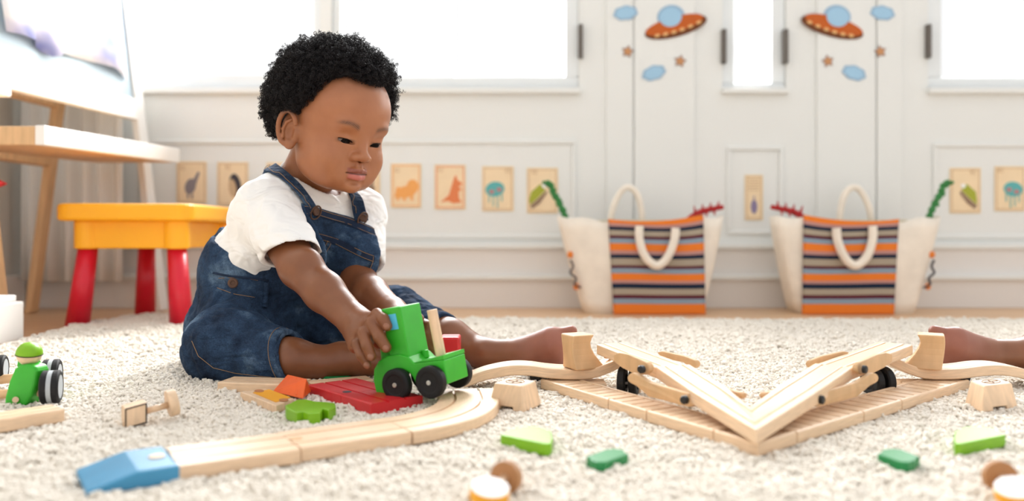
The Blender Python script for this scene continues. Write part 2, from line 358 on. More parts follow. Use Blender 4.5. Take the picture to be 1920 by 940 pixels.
ng = bpy.data.node_groups.new('pile', 'GeometryNodeTree'); ng.interface.new_socket('Geometry', in_out='INPUT', socket_type='NodeSocketGeometry'); ng.interface.new_socket('Geometry', in_out='OUTPUT', socket_type='NodeSocketGeometry')
N = ng.nodes; L = ng.links; gi = N.new('NodeGroupInput'); go = N.new('NodeGroupOutput'); ip = N.new('GeometryNodeInstanceOnPoints'); ci = N.new('GeometryNodeCollectionInfo')
ci.inputs[0].default_value = src; ci.inputs['Separate Children'].default_value = True; ci.inputs['Reset Children'].default_value = True
ip.inputs['Pick Instance'].default_value = True
a1 = N.new('GeometryNodeInputNamedAttribute'); a1.data_type = 'FLOAT'; a1.inputs[0].default_value = 'sc'
a2 = N.new('GeometryNodeInputNamedAttribute'); a2.data_type = 'FLOAT_VECTOR'; a2.inputs[0].default_value = 'ro'
er = N.new('FunctionNodeEulerToRotation')
L.new(gi.outputs[0], ip.inputs['Points']); L.new(ci.outputs[0], ip.inputs['Instance']); L.new(a1.outputs[0], ip.inputs['Scale']); L.new(a2.outputs[0], er.inputs[0]); L.new(er.outputs[0], ip.inputs['Rotation']); L.new(ip.outputs[0], go.inputs[0])
pile.modifiers.new('pile', 'NODES').node_group = ng
# ================================================================ things on the back wall
def wall_poly(pts, y, off=.0012):
    return prism([(wx(px), y, wz(py)) for px, py in pts], (0, -off, 0))
def ell(cx, cy, a, b_, rot=0, n=20):
    r_ = math.radians(rot); return [(cx+a*math.cos(t)*math.cos(r_)-b_*math.sin(t)*math.sin(r_), cy+a*math.cos(t)*math.sin(r_)+b_*math.sin(t)*math.cos(r_)) for t in np.arange(n)*2*PI/n]
def card(x0, x1, y0, y1, label, figs, border, cat='card', marks=(), group='animal cards along the back wall'):
    cx = wx((x0+x1)/2); yw = WY-.0008
    r = thing('picture_card', label, cat, (cx, yw, wz(y1)), group)
    mk('board', *box(wx(x0), wx(x1), yw-.003, yw, wz(y1), wz(y0)), 'card', r, bev=.001, segs=1)
    t = 2.5; ps = [(x0+3, x1-3, y0+3, y0+4.5), (x0+3, x1-3, y1-4.5, y1-3), (x0+3, x0+4.5, y0+3, y1-3), (x1-4.5, x1-3, y0+3, y1-3)]
    mk('border', *join(*[box(wx(a), wx(b_), yw-.0036, yw-.003, wz(d_), wz(c_)) for a, b_, c_, d_ in ps]), border, r)
    for k_, (m_, pl) in enumerate(figs): mk('figure', *join(*[wall_poly(p_, yw-.003, .0008+.0008*k_+.00015*i_) for i_, p_ in enumerate(pl)]), m_, r)
    for m_, pl in marks: mk('lettering', *join(*[wall_poly(p_, yw-.003, .001) for p_ in pl]), m_, r)
def rc(x, y, w_, h_): return [(x, y), (x+w_, y), (x+w_, y+h_), (x, y+h_)]
mksL = lambda x, y: [('fig_tan', [rc(x, y, 2, 8), rc(x+4, y+1, 5, 2), rc(x+4, y+6, 5, 2)])]
card(332, 388, 303, 382, 'beige animal card showing a grey bird, leftmost card on the wall', [('fig_grey', [ell(358, 350, 10, 15, 15), [(362, 340), (372, 322), (376, 324), (368, 348)], rc(352, 364, 3, 9), rc(360, 364, 3, 9)])], 'fig_tan', marks=mksL(339, 311))
card(408, 466, 304, 386, 'beige animal card showing a penguin with dark back', [('fig_dark', [ell(442, 348, 11, 22, -8)]), ('fig_tan', [ell(437, 353, 7, 17, -8)])], 'fig_tan', marks=mksL(424, 310))
card(500, 553, 305, 388, 'beige card mostly hidden behind the boy\'s neck and shoulder', [('fig_tan', [ell(530, 352, 14, 18)])], 'fig_tan')
card(660, 713, 307, 390, 'beige card half hidden behind the boy\'s chin, next to the lion card', [('fig_brown', [ell(692, 352, 12, 9, 20), ell(697, 342, 5, 5)])], 'fig_tan')
card(733, 790, 307, 390, 'beige animal card showing an orange lion', [('fig_orange', [ell(762, 360, 20, 11, -14), ell(774, 350, 11, 13), rc(744, 366, 5, 10), rc(756, 368, 5, 9), rc(770, 366, 5, 10), [(740, 370), (744, 352), (750, 350), (748, 372)]])], 'fig_orange', marks=mksL(740, 315))
card(815, 873, 309, 393, 'beige animal card showing a rust-coloured kangaroo', [('fig_rust', [[(826, 380), (842, 366), (848, 345), (853, 330), (856, 330), (858, 338), (866, 343), (866, 347), (860, 350), (866, 356), (860, 360), (861, 372), (866, 380), (850, 382), (840, 377)]])], 'fig_rust', marks=mksL(822, 315))
card(904, 963, 312, 396, 'beige animal card showing a teal jellyfish, beside the kangaroo card', [('fig_teal', [ell(928, 355, 18, 14, -10), rc(916, 366, 2, 14), rc(924, 367, 2, 20), rc(932, 366, 2, 24), rc(940, 364, 2, 14)]), ('fig_pink', [ell(922, 360, 5, 4), ell(936, 356, 5, 4)])], 'fig_tan', marks=mksL(948, 316))
card(988, 1046, 315, 400, 'beige card showing a green bird, beside the left tote bag', [('fig_green', [[(992, 375), (996, 360), (1012, 346), (1020, 348), (1022, 358), (1008, 372), (994, 384)]]), ('fig_brown', [[(994, 386), (1008, 374), (1024, 358), (1026, 362), (1012, 382), (998, 392)]]), ('white_spot', [ell(1020, 349, 4, 4)])], 'fig_tan', marks=mksL(998, 319))
card(1396, 1430, 328, 413, 'narrow beige card with a violet drawing between the two tote bags', [('fig_violet', [ell(1413, 388, 6, 13), rc(1412, 368, 2, 8)])], 'fig_tan', marks=[('fig_tan', [rc(1403, 336+5*k, 20, 1.5) for k in range(5)])])
card(1780, 1838, 315, 400, 'beige card showing a green bird, beside the right tote bag', [('fig_green', [[(1830, 375), (1828, 360), (1812, 346), (1804, 348), (1802, 358), (1816, 372), (1830, 384)]]), ('fig_brown', [[(1830, 386), (1816, 374), (1800, 358), (1798, 362), (1812, 382), (1826, 392)]]), ('white_spot', [ell(1804, 349, 4, 4)])], 'fig_tan', marks=mksL(1818, 319))
card(1864, 1921, 312, 396, 'beige animal card showing a teal jellyfish, at the right picture edge', [('fig_teal', [ell(1898, 355, 18, 14, 10), rc(1908, 366, 2, 14), rc(1900, 367, 2, 20), rc(1892, 366, 2, 24), rc(1884, 364, 2, 14)]), ('fig_pink', [ell(1904, 360, 5, 4), ell(1890, 356, 5, 4)])], 'fig_tan', marks=mksL(1870, 316))
def sticker(name, label, cat, layers, ys, group):
    xs_ = [p_[0] for _, _, pl in layers for q_ in pl for p_ in q_]; zs = [p_[1] for _, _, pl in layers for q_ in pl for p_ in q_]
    r = thing(name, label, cat, (wx(sum(xs_)/len(xs_)), ys, wz(max(zs))), group)
    for i, (pn, m_, pl) in enumerate(layers): mk(pn, *join(*[wall_poly(p_, ys, .0012+.0006*i+.0001*k_) for k_, p_ in enumerate(pl)]), m_, r)
def mir(pl, m_): return [[(2824-x, y) for x, y in p_] for p_ in pl] if m_ else pl
def cloud(cx, cy, s, rot):
    r_ = math.radians(rot); out = []
    for k in range(48):
        t = k*2*PI/48; rr = 1+.13*abs(math.sin(t*3.5+.4)); x = s*22*rr*math.cos(t); y = s*13*rr*math.sin(t); out.append((cx+x*math.cos(r_)-y*math.sin(r_), cy+x*math.sin(r_)+y*math.cos(r_)))
    return out
def starp(cx, cy, r0, r1, rot=0): return [(cx+(r0 if k % 2 == 0 else r1)*math.sin(k*PI/5+rot), cy-(r0 if k % 2 == 0 else r1)*math.cos(k*PI/5+rot)) for k in range(10)]
for m_ in (0, 1):
    ys = WY-.0078; side = 'right' if m_ else 'left'; near = 'right of the narrow window' if m_ else 'left of the narrow window'
    lights = [ell(1231+i*15.5, 68.5-i*i*.55-i*2.2, 5, 3, -16) for i in range(6)]
    sticker('saucer_sticker', 'rust-orange flying saucer sticker with a blue dome, '+near, 'sticker', [('dome_rim', 'ufo_rim', mir([ell(1257, 33, 26, 22, -10)], m_)), ('saucer', 'ufo_dark', mir([ell(1266, 52, 60, 18.5, -15)], m_)), ('saucer_top', 'ufo_rust', mir([ell(1263, 48, 56, 14.5, -16)], m_)), ('dome', 'ufo_blue', mir([ell(1256, 34, 21, 18, -12)], m_)), ('light', 'ufo_light', mir(lights, m_))], ys, 'flying saucer stickers')
    for cx, cy, s, rt, lb in ((1172, 26, .95, -8, 'higher'), (1225, 138, .95, -18, 'lower')):
        sticker('cloud_sticker', 'pale blue cloud sticker, the '+lb+' one '+near, 'sticker', [('rim', 'ufo_rim', mir([cloud(cx, cy, s, rt)], m_)), ('cloud', 'ufo_blue', mir([cloud(cx, cy, s*.78, rt)], m_))], ys, 'cloud stickers')
    for cx, cy, lb in ((1176, 98, 'farther from the window'), (1274, 116, 'nearer to the window')):
        sticker('star_sticker', 'small brown star sticker '+near+', the one '+lb, 'sticker', [('outline', 'fig_grey', mir([starp(cx, cy, 12.5, 7, .2)], m_)), ('star', 'star_brown', mir([starp(cx, cy, 10.5, 5.5, .2)], m_))], ys, 'star stickers')
# ================================================================ tote bags
def tote(m_):
    d0 = 2.0; S = FPX/d0
    def X(px): return ((2824-px if m_ else px)-960)/S
    def Z(py): return CH-(py-YH)/S
    zb = FLZ; side = 'right' if m_ else 'left'
    r = thing('tote_bag', 'canvas tote bag with a striped front panel, the %s of the two' % ('right-hand' if m_ else 'left-hand'), 'bag', ((X(1120)+X(1320))/2, d0+.06, zb), 'striped tote bags by the wall')
    n = 24; lv = []
    for t in np.linspace(0, 1, 9):      # body, bottom to top: flaring loft
        a = 1098+(1047-1098)*t**.9; b_ = 1322+(1364-1322)*t**.8; z = zb+(Z(405)-zb)*t; dp = .13-.02*t
        ring = []
        for k in range(64):
            u = k/64*2*PI; cx_ = (a+b_)/2; hw = (b_-a)/2; c, s = math.cos(u), math.sin(u)
            px = cx_+hw*math.copysign(abs(c)**.45, c); yy = d0+dp/2-dp/2*math.copysign(abs(s)**.45, s)
            sag = .016*max(0, s)*max(0, 1-((px-1205)/150)**2)*t**6+.01*max(0, -s)*t**6 + (.004*math.sin(px*.09)*t)
            fold = .004*math.sin(px*.05+z*30)*(1-t)
            ring.append((X(px), yy+fold*(abs(s) > .5), z-sag))
        lv.append(ring)
    V = np.array(lv).reshape(-1, 3); F = [(k*64+i, k*64+(i+1) % 64, (k+1)*64+(i+1) % 64, (k+1)*64+i) for k in range(8) for i in range(64)]+[tuple(range(64))]
    o = mk('body', V, F, 'canvas', r, True); md = o.modifiers.new('s', 'SOLIDIFY'); md.thickness = .003
    # striped front panel, standing a little proud of the body
    V = []; U = []; nx, nz = 24, 40
    for j in range(nz+1):
        t = j/nz; xa = 1150+(1140-1150)*t; xb = 1322+(1318-1322)*t
        for i in range(nx+1):
            u = i/nx; px = xa+(xb-xa)*u; sag = .016*max(0, 1-((px-1205)/110)**2)*t**4
            z = zb+.001+(Z(404)-zb)*t-sag; V.append((X(px), d0-.006-.003*math.sin(u*PI)+.0015*math.sin(px*.07+t*4)+.008*t*t*0, z)); U.append((u, t+.012*math.sin(px*.03+1)*t))
    F = [(j*(nx+1)+i, j*(nx+1)+i+1, (j+1)*(nx+1)+i+1, (j+1)*(nx+1)+i) for j in range(nz) for i in range(nx)]
    o = mk('striped_panel', V, F, 'stripes', r, True, uv=U); md = o.modifiers.new('s', 'SOLIDIFY'); md.thickness = .003
    if m_ == 0: pass
    def hand(pts, y0, y1=None, rr=.0105): return tube([(X(px), y0+(0 if y1 is None else (y1-y0)*i/(len(pts)-1)), Z(py)) for i, (px, py) in enumerate(pts)], rr, 10)
    def cr(pts, k=6):
        q_ = [pts[0]]+pts+[pts[-1]]; out = []
        for i in range(1, len(q_)-2):
            for j in range(k):
                t = j/k; p0, p1, p2, p3 = map(np.array, q_[i-1:i+3]); out.append(tuple(.5*((2*p1)+(-p0+p2)*t+(2*p0-5*p1+4*p2-p3)*t*t+(-p0+3*p1-3*p2+p3)*t**3)))
        return out+[pts[-1]]
    mk('handle', *hand(cr([(1196, 424), (1196, 448), (1206, 480), (1228, 498), (1248, 482), (1261, 450), (1263, 428)]), d0-.024), 'canvas', r, True)
    mk('handle', *hand(cr([(1154, 420), (1160, 385), (1176, 354), (1192, 347), (1208, 362), (1216, 395), (1217, 420)]), d0+.105, rr=.0085), 'canvas', r, True)
    for a, b_ in ((1082, 478), (1093, 538)): mk('embroidery', *sphere((X(a-12), d0+.004+(.012 if a < 1090 else .004), Z(b_)), (.008, .004, .009), 10, 6), 'trim_orange', r, True)
    mk('embroidery', *tube([(X(px), d0+.006, Z(py)) for px, py in cr([(1070, 488), (1075, 500), (1070, 512), (1080, 522), (1078, 534), (1090, 540)])], .003, 6), 'fig_dark', r, True)
    mk('lining', *box(min(X(1080), X(1335)), max(X(1080), X(1335)), d0+.03, d0+.09, Z(500), Z(412)), 'cloth_khaki', r, bev=.01)
    # the two toys sticking out
    pts = cr([(1066, 420), (1060, 400), (1051, 380), (1040, 360), (1034, 345), (1024, 340)])
    g = thing('plush_snake', 'bumpy green toy sticking out of the %s tote bag' % ('right-hand' if m_ else 'left-hand'), 'toy', (X(1066), d0+.05, Z(420)), 'green toys in the tote bags')
    rr = [.008+.0018*math.sin(i*1.7) for i in range(len(pts))]
    mk('body', *tube([(X(px), d0+.05, Z(py)) for px, py in pts], rr, 8), 'plush_green', g, True)
    mk('crest', *join(*[sphere((X(px+(-4 if i % 2 else 4)), d0+.043, Z(py)), .005, 8, 6) for i, (px, py) in enumerate(pts[8::3])]), 'plush_green', g, True)
    g = thing('plush_dragon', 'red spiky toy sticking out of the %s tote bag' % ('right-hand' if m_ else 'left-hand'), 'toy', (X(1310), d0+.05, Z(420)), 'red toys in the tote bags')
    mk('body', *tube([(X(px), d0+.05, Z(py)) for px, py in cr([(1288, 425), (1305, 408), (1322, 397), (1340, 392), (1366, 387)])], np.linspace(.010, .006, 25), 8), 'plush_red', g, True)
    mk('spike', *join(*[cyl((X(1312+7*i), d0+.045, Z(401-2*i)), (X(1308+8*i), d0+.04, Z(385+(i % 2)*26-1.5*i)), .005, 6, .001) for i in range(7)]), 'plush_red', g)
tote(0); tote(1)
# ================================================================ stool
r = thing('stool', 'yellow plastic stool with red legs beside the boy\'s back', 'stool', (-.80, 1.8, 0))
def rrect(x0, x1, y0, y1, c, n=6):
    out = []
    for cx, cy, a0 in ((x1-c, y1-c, 0), (x0+c, y1-c, 90), (x0+c, y0+c, 180), (x1-c, y0+c, 270)):
        for k in range(n+1): a = math.radians(a0+90*k/n); out.append((cx+c*math.cos(a), cy+c*math.sin(a)))
    return out
def slab(poly2, z0, z1): return prism([(x, y, z0) for x, y in poly2], (0, 0, z1-z0))
SX0, SX1, SY0, SY1 = -.932, -.652, 1.613, 1.975
mk('seat', *slab(rrect(SX0, SX1, SY0, SY1, .035), .213, .248), 'stool_yellow', r, bev=.007, segs=3)
a, b_, c, d = SX0+.032, SX1-.02, SY0+.022, SY1-.03
mk('skirt', *join(slab(rrect(a+.02, b_-.02, c+.006, d-.006, .02), .156, .2135), *[cyl((x, y, .1555), (x, y, .2135), .026, 24) for x in (a+.022, b_-.022) for y in (c+.022, d-.022)]), 'stool_yellow', r, bev=.003)
for x, y, sx in ((a+.022, c+.022, -.014), (b_-.022, c+.022, .010), (a+.022, d-.022, -.006), (b_-.022, d-.022, .01)):
    pr = [(t, .0235 if k == 0 else .019) for t, k in ((0, 0), (1, 1))]
    V, F = cyl((x+sx*1.3, y-.008 if y < 1.8 else y+.008, -.006), (x, y, .157), .022, 32, prof=pr)
    ctr = np.array([(x, y, 0)]); V = V.copy()
    for k in range(len(V)):      # shallow flutes
        i = k % 32; V[k, 0] += .0012*math.cos(i/32*2*PI*8)*math.cos(i/32*2*PI); V[k, 1] += .0012*math.cos(i/32*2*PI*8)*math.sin(i/32*2*PI)
    mk('leg', V, F, 'stool_red', r, True)
# ================================================================ easel
r = thing('easel', 'wooden standing easel with a white frame, shelf and grey board', 'easel', (-1.0, 1.8, FLZ))
A0 = np.array([-.985, 1.545, FLZ]); A1 = np.array([-.920, 2.10, FLZ])
ex = (A1-A0); ex[2] = 0; Wd = np.linalg.norm(ex); ex /= Wd; lean = .118
up = np.array([-lean, 0, 1.]); nrm = np.cross(ex, up); nrm /= np.linalg.norm(nrm)
if nrm[0] < 0: nrm = -nrm
def ep(s, h, o=0): return A0+ex*s+up*(h-0)+nrm*o       # s along the board, h height, o towards the room
def bar(p0, p1, wdir, w_, tdir, t_):
    p0, p1, wdir, tdir = map(lambda q_: np.array(q_, float), (p0, p1, wdir, tdir)); V = []
    for p_ in (p0, p1):
        for s1, s2 in ((-1, -1), (1, -1), (1, 1), (-1, 1)): V.append(p_+wdir*s1*w_/2+tdir*s2*t_/2)
    return np.array(V), [(0, 3, 2, 1), (4, 5, 6, 7), (0, 1, 5, 4), (1, 2, 6, 5), (2, 3, 7, 6), (3, 0, 4, 7)]
HT = 1.15
mk('leg', *bar(ep(0, 0), ep(0, .40), ex, .038, nrm, .018), 'wood_easel', r, bev=.002)
mk('leg', *bar(ep(Wd, 0), ep(Wd, .40), ex, .038, nrm, .018), 'easel_white', r, bev=.002)
mk('leg', *bar(ep(0, .40), ep(0, HT), ex, .038, nrm, .018), 'easel_white', r, bev=.002)
mk('leg', *bar(ep(Wd, .40), ep(Wd, HT), ex, .038, nrm, .018), 'easel_white', r, bev=.002)
rb = np.array([-.02, .0, 0])
for s in (.0, Wd):
    top = ep(s, HT-.05, -.03); p0 = np.array([-1.222, top[1]-.07, FLZ]); top[1] -= .07; mk('leg', *bar(p0, top, (0, 1, 0), .036, (1, 0, .3), .018), 'wood_easel', r, bev=.002)
def rear(s, z):
    top = ep(s, HT-.05, -.03); top[1] -= .07; p0 = np.array([-1.222, top[1], FLZ]); t = (z-FLZ)/(top[2]-FLZ); return p0+(top-p0)*t
for z in (.525, .377): mk('crossbar', *bar(rear(0, z), rear(Wd, z), (0, 0, 1), .04, (1, 0, .3), .016), 'wood_easel', r, bev=.002)
mk('rail', *bar(ep(.018, .525), ep(Wd-.018, .525), up, .055, nrm, .016), 'easel_white', r, bev=.002)
mk('rail', *bar(ep(.018, HT-.03), ep(Wd-.018, HT-.03), up, .05, nrm, .016), 'easel_white', r, bev=.002)
mk('board', *bar(ep(.02, .84), ep(Wd-.02, .84), up, .58, nrm, .006), 'board_grey', r)
# shelf
S0 = np.array([-.877, 1.50, .372]); S1 = np.array([-.862, 2.075, .390])
def shelfbox(p0, p1, x_in, t_):
    V = []
    for p_ in (p0, p1):
        for dx, dz in ((0, 0), (0, t_), (-x_in, t_), (-x_in, 0)): V.append(p_+np.array([dx, 0, dz-.019]))
    return np.array(V), [(0, 1, 2, 3), (7, 6, 5, 4), (0, 4, 5, 1), (1, 5, 6, 2), (2, 6, 7, 3), (3, 7, 4, 0)]
mk('shelf', *shelfbox(S0+(-.018, .0, 0), S1+(-.018, 0, 0), .20, .0355), 'wood_easel', r, bev=.002)
mk('shelf_edge', *shelfbox(S0, S1, .018, .037), 'easel_white', r, bev=.002)
mk('peg', *cyl(S0+(-.095, -.003, .0), S0+(-.095, .002, 0), .008, 16), 'wood_dark_edge', r)
# painted paper hanging on the board
def onboard(px, py, o=.004):
    d0 = np.array([(px-960)/FPX, 1, -(py-YH)/FPX]); o0 = np.array([0, 0, CH]); q_ = ep(0, 0, .004+o)
    t = np.dot(q_-o0, nrm)/np.dot(d0, nrm); return o0+d0*t
low = [(6, 60), (30, 66), (58, 76), (66, 88), (78, 98), (92, 107), (104, 106), (112, 100), (135, 106), (165, 115), (188, 122), (205, 128), (222, 138), (238, 152)]
V = []; n = len(low); sp_ = ep(0, 1.10, .006)
for k in range(9):
    t = k/8
    for i, (px, py) in enumerate(low):
        p0 = onboard(px, py, .003); p1 = p0+up*max(.02, (1.09-p0[2])); q_ = p0+(p1-p0)*t+nrm*(.006*math.sin(t*PI)+.008*max(0, 1-5*t)*(math.sin(i*1.3)+1)); V.append(q_)
F = [(k*n+i, k*n+i+1, (k+1)*n+i+1, (k+1)*n+i) for k in range(8) for i in range(n-1)]
o = mk('painting', V, F, 'painting', None, True); md = o.modifiers.new('s', 'SOLIDIFY'); md.thickness = .0012
tag(o, 'child\'s violet-blue watercolour painting hanging on the easel board', 'painting')
o = mk('lid', *cyl((-.985, 1.66, .3625), (-.985, 1.66, .394), .022, 24), 'red_toy', None, bev=.003); tag(o, 'small red lid lying on the easel shelf', 'lid')
o = mk('eraser', *box(-1.03, -.975, 1.51, 1.56, .452, .475), 'easel_white', None, bev=.004); tag(o, 'small white block clipped to the easel below the board rail', 'eraser')
pv = [(x, 1.519, z) for x, z in [(-1.008+(.052 if k % 2 == 0 else .026)*math.sin(k*PI/5+.35), .283+(.052 if k % 2 == 0 else .026)*math.cos(k*PI/5+.35)) for k in range(10)]]
o = mk('star_ornament', *prism(pv, (0, -.012, 0)), 'red_toy', None, bev=.002); tag(o, 'red star ornament hanging on the near easel leg at the left edge', 'ornament')
# white box at the left edge
V, F = box(-.98, -.868, 1.33, 1.42, 0, .082); V[[5, 7], 0] -= .006
o = mk('storage_box', *box(-1.0, -.872, 1.33, 1.43, -.003, .066), 'easel_white', None, bev=.003)
o2 = mk('lid', *box(-1.0, -.880, 1.338, 1.422, .0662, .078), 'easel_white', o, bev=.003); tag(o, 'white box with a stepped lid on the rug at the left edge', 'box')
# ================================================================ wooden tracks
def trk(name, path, w_, t_, label, cat='toy track', group=None, groove=(-.35, .35), gw=.12, m_='wood', parent=None, gd=.0022):
    V, F, U = sweep(path, track_prof(w_, t_, [g*w_/2*1.2 for g in groove], gw*w_/2, gd))
    o = mk(name, V, F, m_, parent, uv=U, bev=0)
    if label: tag(o, label, cat, group)
    return o
TH = .012; RT = 0.0
def mid(pn, pf, z): a = T(*pn, z); b_ = T(*pf, z); c_ = (a+b_)/2; c_[2] = z-TH; return c_
a0 = mid((344, 879), (302, 835), TH); a1 = mid((575, 843), (515, 811), TH); a2 = mid((783, 808), (706, 786), TH)
ud = (a2-a0)/np.linalg.norm(a2-a0); WT = .064
trk('straight_track', [a0+ud*.0004, a1-ud*.0004], WT, TH, 'beige wooden straight road track joined to the blue ramp', gw=.09, groove=(-.36, .36), gd=.003)
a1 = a0+ud*np.dot(a1-a0, ud)
trk('straight_track', [a1+ud*.0004, a2-ud*.0004], WT, TH, 'beige wooden straight road track between the plain one and the curved one', gw=.09, groove=(-.36, .36), gd=.003)
for c_ in (a0, a1): pass
Rm = .130; h0 = math.atan2(ud[1], ud[0]); cc = a2+Rm*np.array([-math.sin(h0), math.cos(h0), 0]); arc = []
for k in range(21):
    th = h0+(PI/2+.12-h0)*k/20; arc.append(cc+Rm*np.array([math.sin(th), -math.cos(th), 0]))
arc[0] = a2+ud*.0004
e_ = arc[-1]+np.array([math.cos(PI/2+.12), math.sin(PI/2+.12), 0])*.045; arc.append(e_)
trk('curved_track', arc, WT, TH, 'beige wooden curved road track under the green truck', gw=.09, groove=(-.36, .36), gd=.003)
# joint pegs shown at the two seams
for c_ in (a1,):
    tag(mk('joint_peg', *cyl(c_+ud*.006+(0, 0, TH-.002), c_+ud*.006+(0, 0, TH+.0006), .0055, 20), 'wood_dark_edge'), 'small round wooden joint peg in the seam between the two straight tracks', 'peg')
# blue ramp
pl = [T(178, 871, .002), T(240, 838, TH), T(302, 834, TH), T(341, 877, TH), T(275, 884, TH), T(210, 918, .002)]
lowL, crL, farL, nearR, crN, lowN = pl
sd = (farL-nearR); sd[2] = 0; WL = np.linalg.norm(sd); sd /= WL; c0 = a0-ud*.0008
pr = [(0, 0), (.062, 0), (.062, .0035), (.028, TH+.001), (0, TH+.001)]
V = []
for s in (-1, 1):
    for a, z in pr: V.append(c0-ud*a+sd*s*WT/2*(1.05)+np.array([0, 0, z-c0[2]+RT]))
V = np.array(V); F = [(0, 1, 2, 3, 4), (5, 9, 8, 7, 6)]+[(i, 5+i, 5+(i+1) % 5, (i+1) % 5) for i in range(5)]
o = mk('ramp_track', V, F, 'blue_toy', None, bev=.0015); tag(o, 'blue wooden ramp end piece at the left end of the track', 'toy track')
cq = c0-ud*.010; mk('peg', *cyl(cq+(0, 0, TH), cq+(0, 0, TH+.0022), .006, 20), 'wood_block', o, bev=.0006)
# red bridge ramps under the truck
def gp(px, py, z=TH): return T(px, py, z)
ra = (gp(567, 724)+gp(666, 706))/2; rb_ = (gp(679, 762)+gp(745, 742))/2; ra[2] = rb_[2] = 0
q0, q1 = gp(575, 722), gp(690, 757)
dr = (q1-q0)/np.linalg.norm(q1-q0); sdr = np.array([-dr[1], dr[0], 0])
def redpiece(s0, s1, w_, label, off=0, z=0.0):
    c_ = q0+sdr*(.034+off); a = c_+dr*s0; b_ = c_+dr*s1; a[2] = b_[2] = z
    V, F, U = sweep([a, b_], track_prof(w_, TH, [-.010, .012], .003, .002)); o = mk('track_piece', V, F, 'red_toy', None, uv=U); tag(o, label, 'toy track')
    return o, a, b_
L_ = np.linalg.norm(q1-q0)
o1, a_, b_ = redpiece(0, L_*.56, .064, 'red wooden track piece beside the orange roof block')
mk('connector_hole', *cyl(a_+dr*L_*.5-sdr*.020+(0, 0, TH-.0005), a_+dr*L_*.5-sdr*.020+(0, 0, TH+.0004), .005, 16), 'fig_dark', o1)
o2, a_, b_ = redpiece(L_*.565, L_*1.02, .064, 'red wooden sloped track piece under the truck\'s front wheel')
# orange roof block
A_, B_, C_, D_ = T(511, 735, .006), T(568, 749, .006), T(584, 735, .006), T(528, 721, .006)
R1, R2 = P(540, 702, (A_[1]+D_[1])/2), P(575, 710, (B_[1]+C_[1])/2)
o = mk('roof_block', np.array([A_, B_, C_, D_, R1, R2]), [(3, 2, 1, 0), (0, 1, 5, 4), (1, 2, 5), (2, 3, 4, 5), (3, 0, 4)], 'orange_toy', None, bev=.0012); tag(o, 'orange carved wooden roof block leaning on the red track', 'toy block')
for t_ in (.28, .52, .76):
    p0, p1 = A_+(B_-A_)*t_, R1+(R2-R1)*t_; mk('ridge', *bar(p0+(p1-p0)*.12, p0+(p1-p0)*.92, (B_-A_)/np.linalg.norm(B_-A_), .0028, (0, -.8, .6), .0020), 'orange_toy', o, bev=.0006)
# light green scalloped tree block
def slab_px(pts, z, label, name, m_, cat='toy block', mirror=False, group=None, drop=None, bev=.001):
    Q = np.array([T((2824-x) if mirror else x, y, z) for x, y in pts]); V, F = prism(Q, (0, 0, -(drop or z)+.0)); o = mk(name, V, F, m_, None, bev=bev)
    tag(o, label, cat, group); return o
slab_px([(537, 766), (535, 760), (545, 756), (556, 750), (575, 749), (592, 753), (612, 754), (628, 756), (630, 762), (616, 769), (605, 766), (600, 774), (580, 776), (568, 772), (556, 774)], .0115, 'lime green scalloped tree block in front of the red track', 'tree_block', 'lime')
for m_ in (False, True):
    w_ = 'right of the track point' if m_ else 'left of the track point'
    slab_px([(938, 816), (960, 804), (985, 800), (1012, 800), (1034, 809), (1036, 822), (1034, 832), (1024, 833)], .0105, 'lime green wooden block with pale top on the rug, '+w_, 'tree_block', 'lime', mirror=m_, group='lime green blocks by the track')
    slab_px([(1099, 856), (1110, 852), (1134, 843), (1150, 841), (1169, 843), (1172, 848), (1179, 851), (1134, 867), (1120, 867), (1108, 863), (1106, 858)], .0085, 'small dark green wooden block on the rug, '+w_, 'tree_block', 'dark_green', mirror=m_, group='dark green blocks by the track')
# wooden plate with yellow field
pz = .0085
o = slab_px([(450, 735), (498, 729), (552, 748), (518, 761)], pz, 'wooden plate with a yellow field and two holes, left of the orange block', 'sign_plate', 'wood_block', bev=.0008)
Q = np.array([T(x, y, pz+.0002) for x, y in [(474, 737), (505, 731), (545, 746), (517, 755)]]); mk('field', *prism(Q, (0, 0, .0004)), 'yellow_toy', o)
for cx, cy in ((486, 734), (532, 751)): Q = np.array([T(cx+9*math.cos(t), cy+2.6*math.sin(t), pz+.0004) for t in np.arange(16)*PI/8]); mk('hole', *prism(Q, (0, 0, .0006)), 'rust_line', o)
# tracks behind, next to the boy's shin
def track_px(n0, n1, z0, z1, w_, label, name='straight_track', t_=TH, **k):
    a = T(*n0, z0); b_ = T(*n1, z1); d_ = b_-a; d_[2] = 0; d_ /= np.linalg.norm(d_); s = np.array([-d_[1], d_[0], 0])
    if s[1] < 0: s = -s
    a = a+s*w_/2; b_ = b_+s*w_/2; a[2] = z0-t_; b_[2] = z1-t_
    return trk(name, [a, b_], w_, t_, label, **k)
track_px((408, 717), (556, 722), .012, .012, .040, 'plain wooden track piece lying along the boy\'s shin')
track_px((586, 722), (700, 712), .010, .010, .032, 'wooden track piece with a hole behind the red track', t_=.009)
slab_px([(597, 704), (628, 698), (664, 700), (655, 706), (620, 708)], .008, 'dark green flat block between the shin and the wooden track', 'tree_block', 'dark_green')
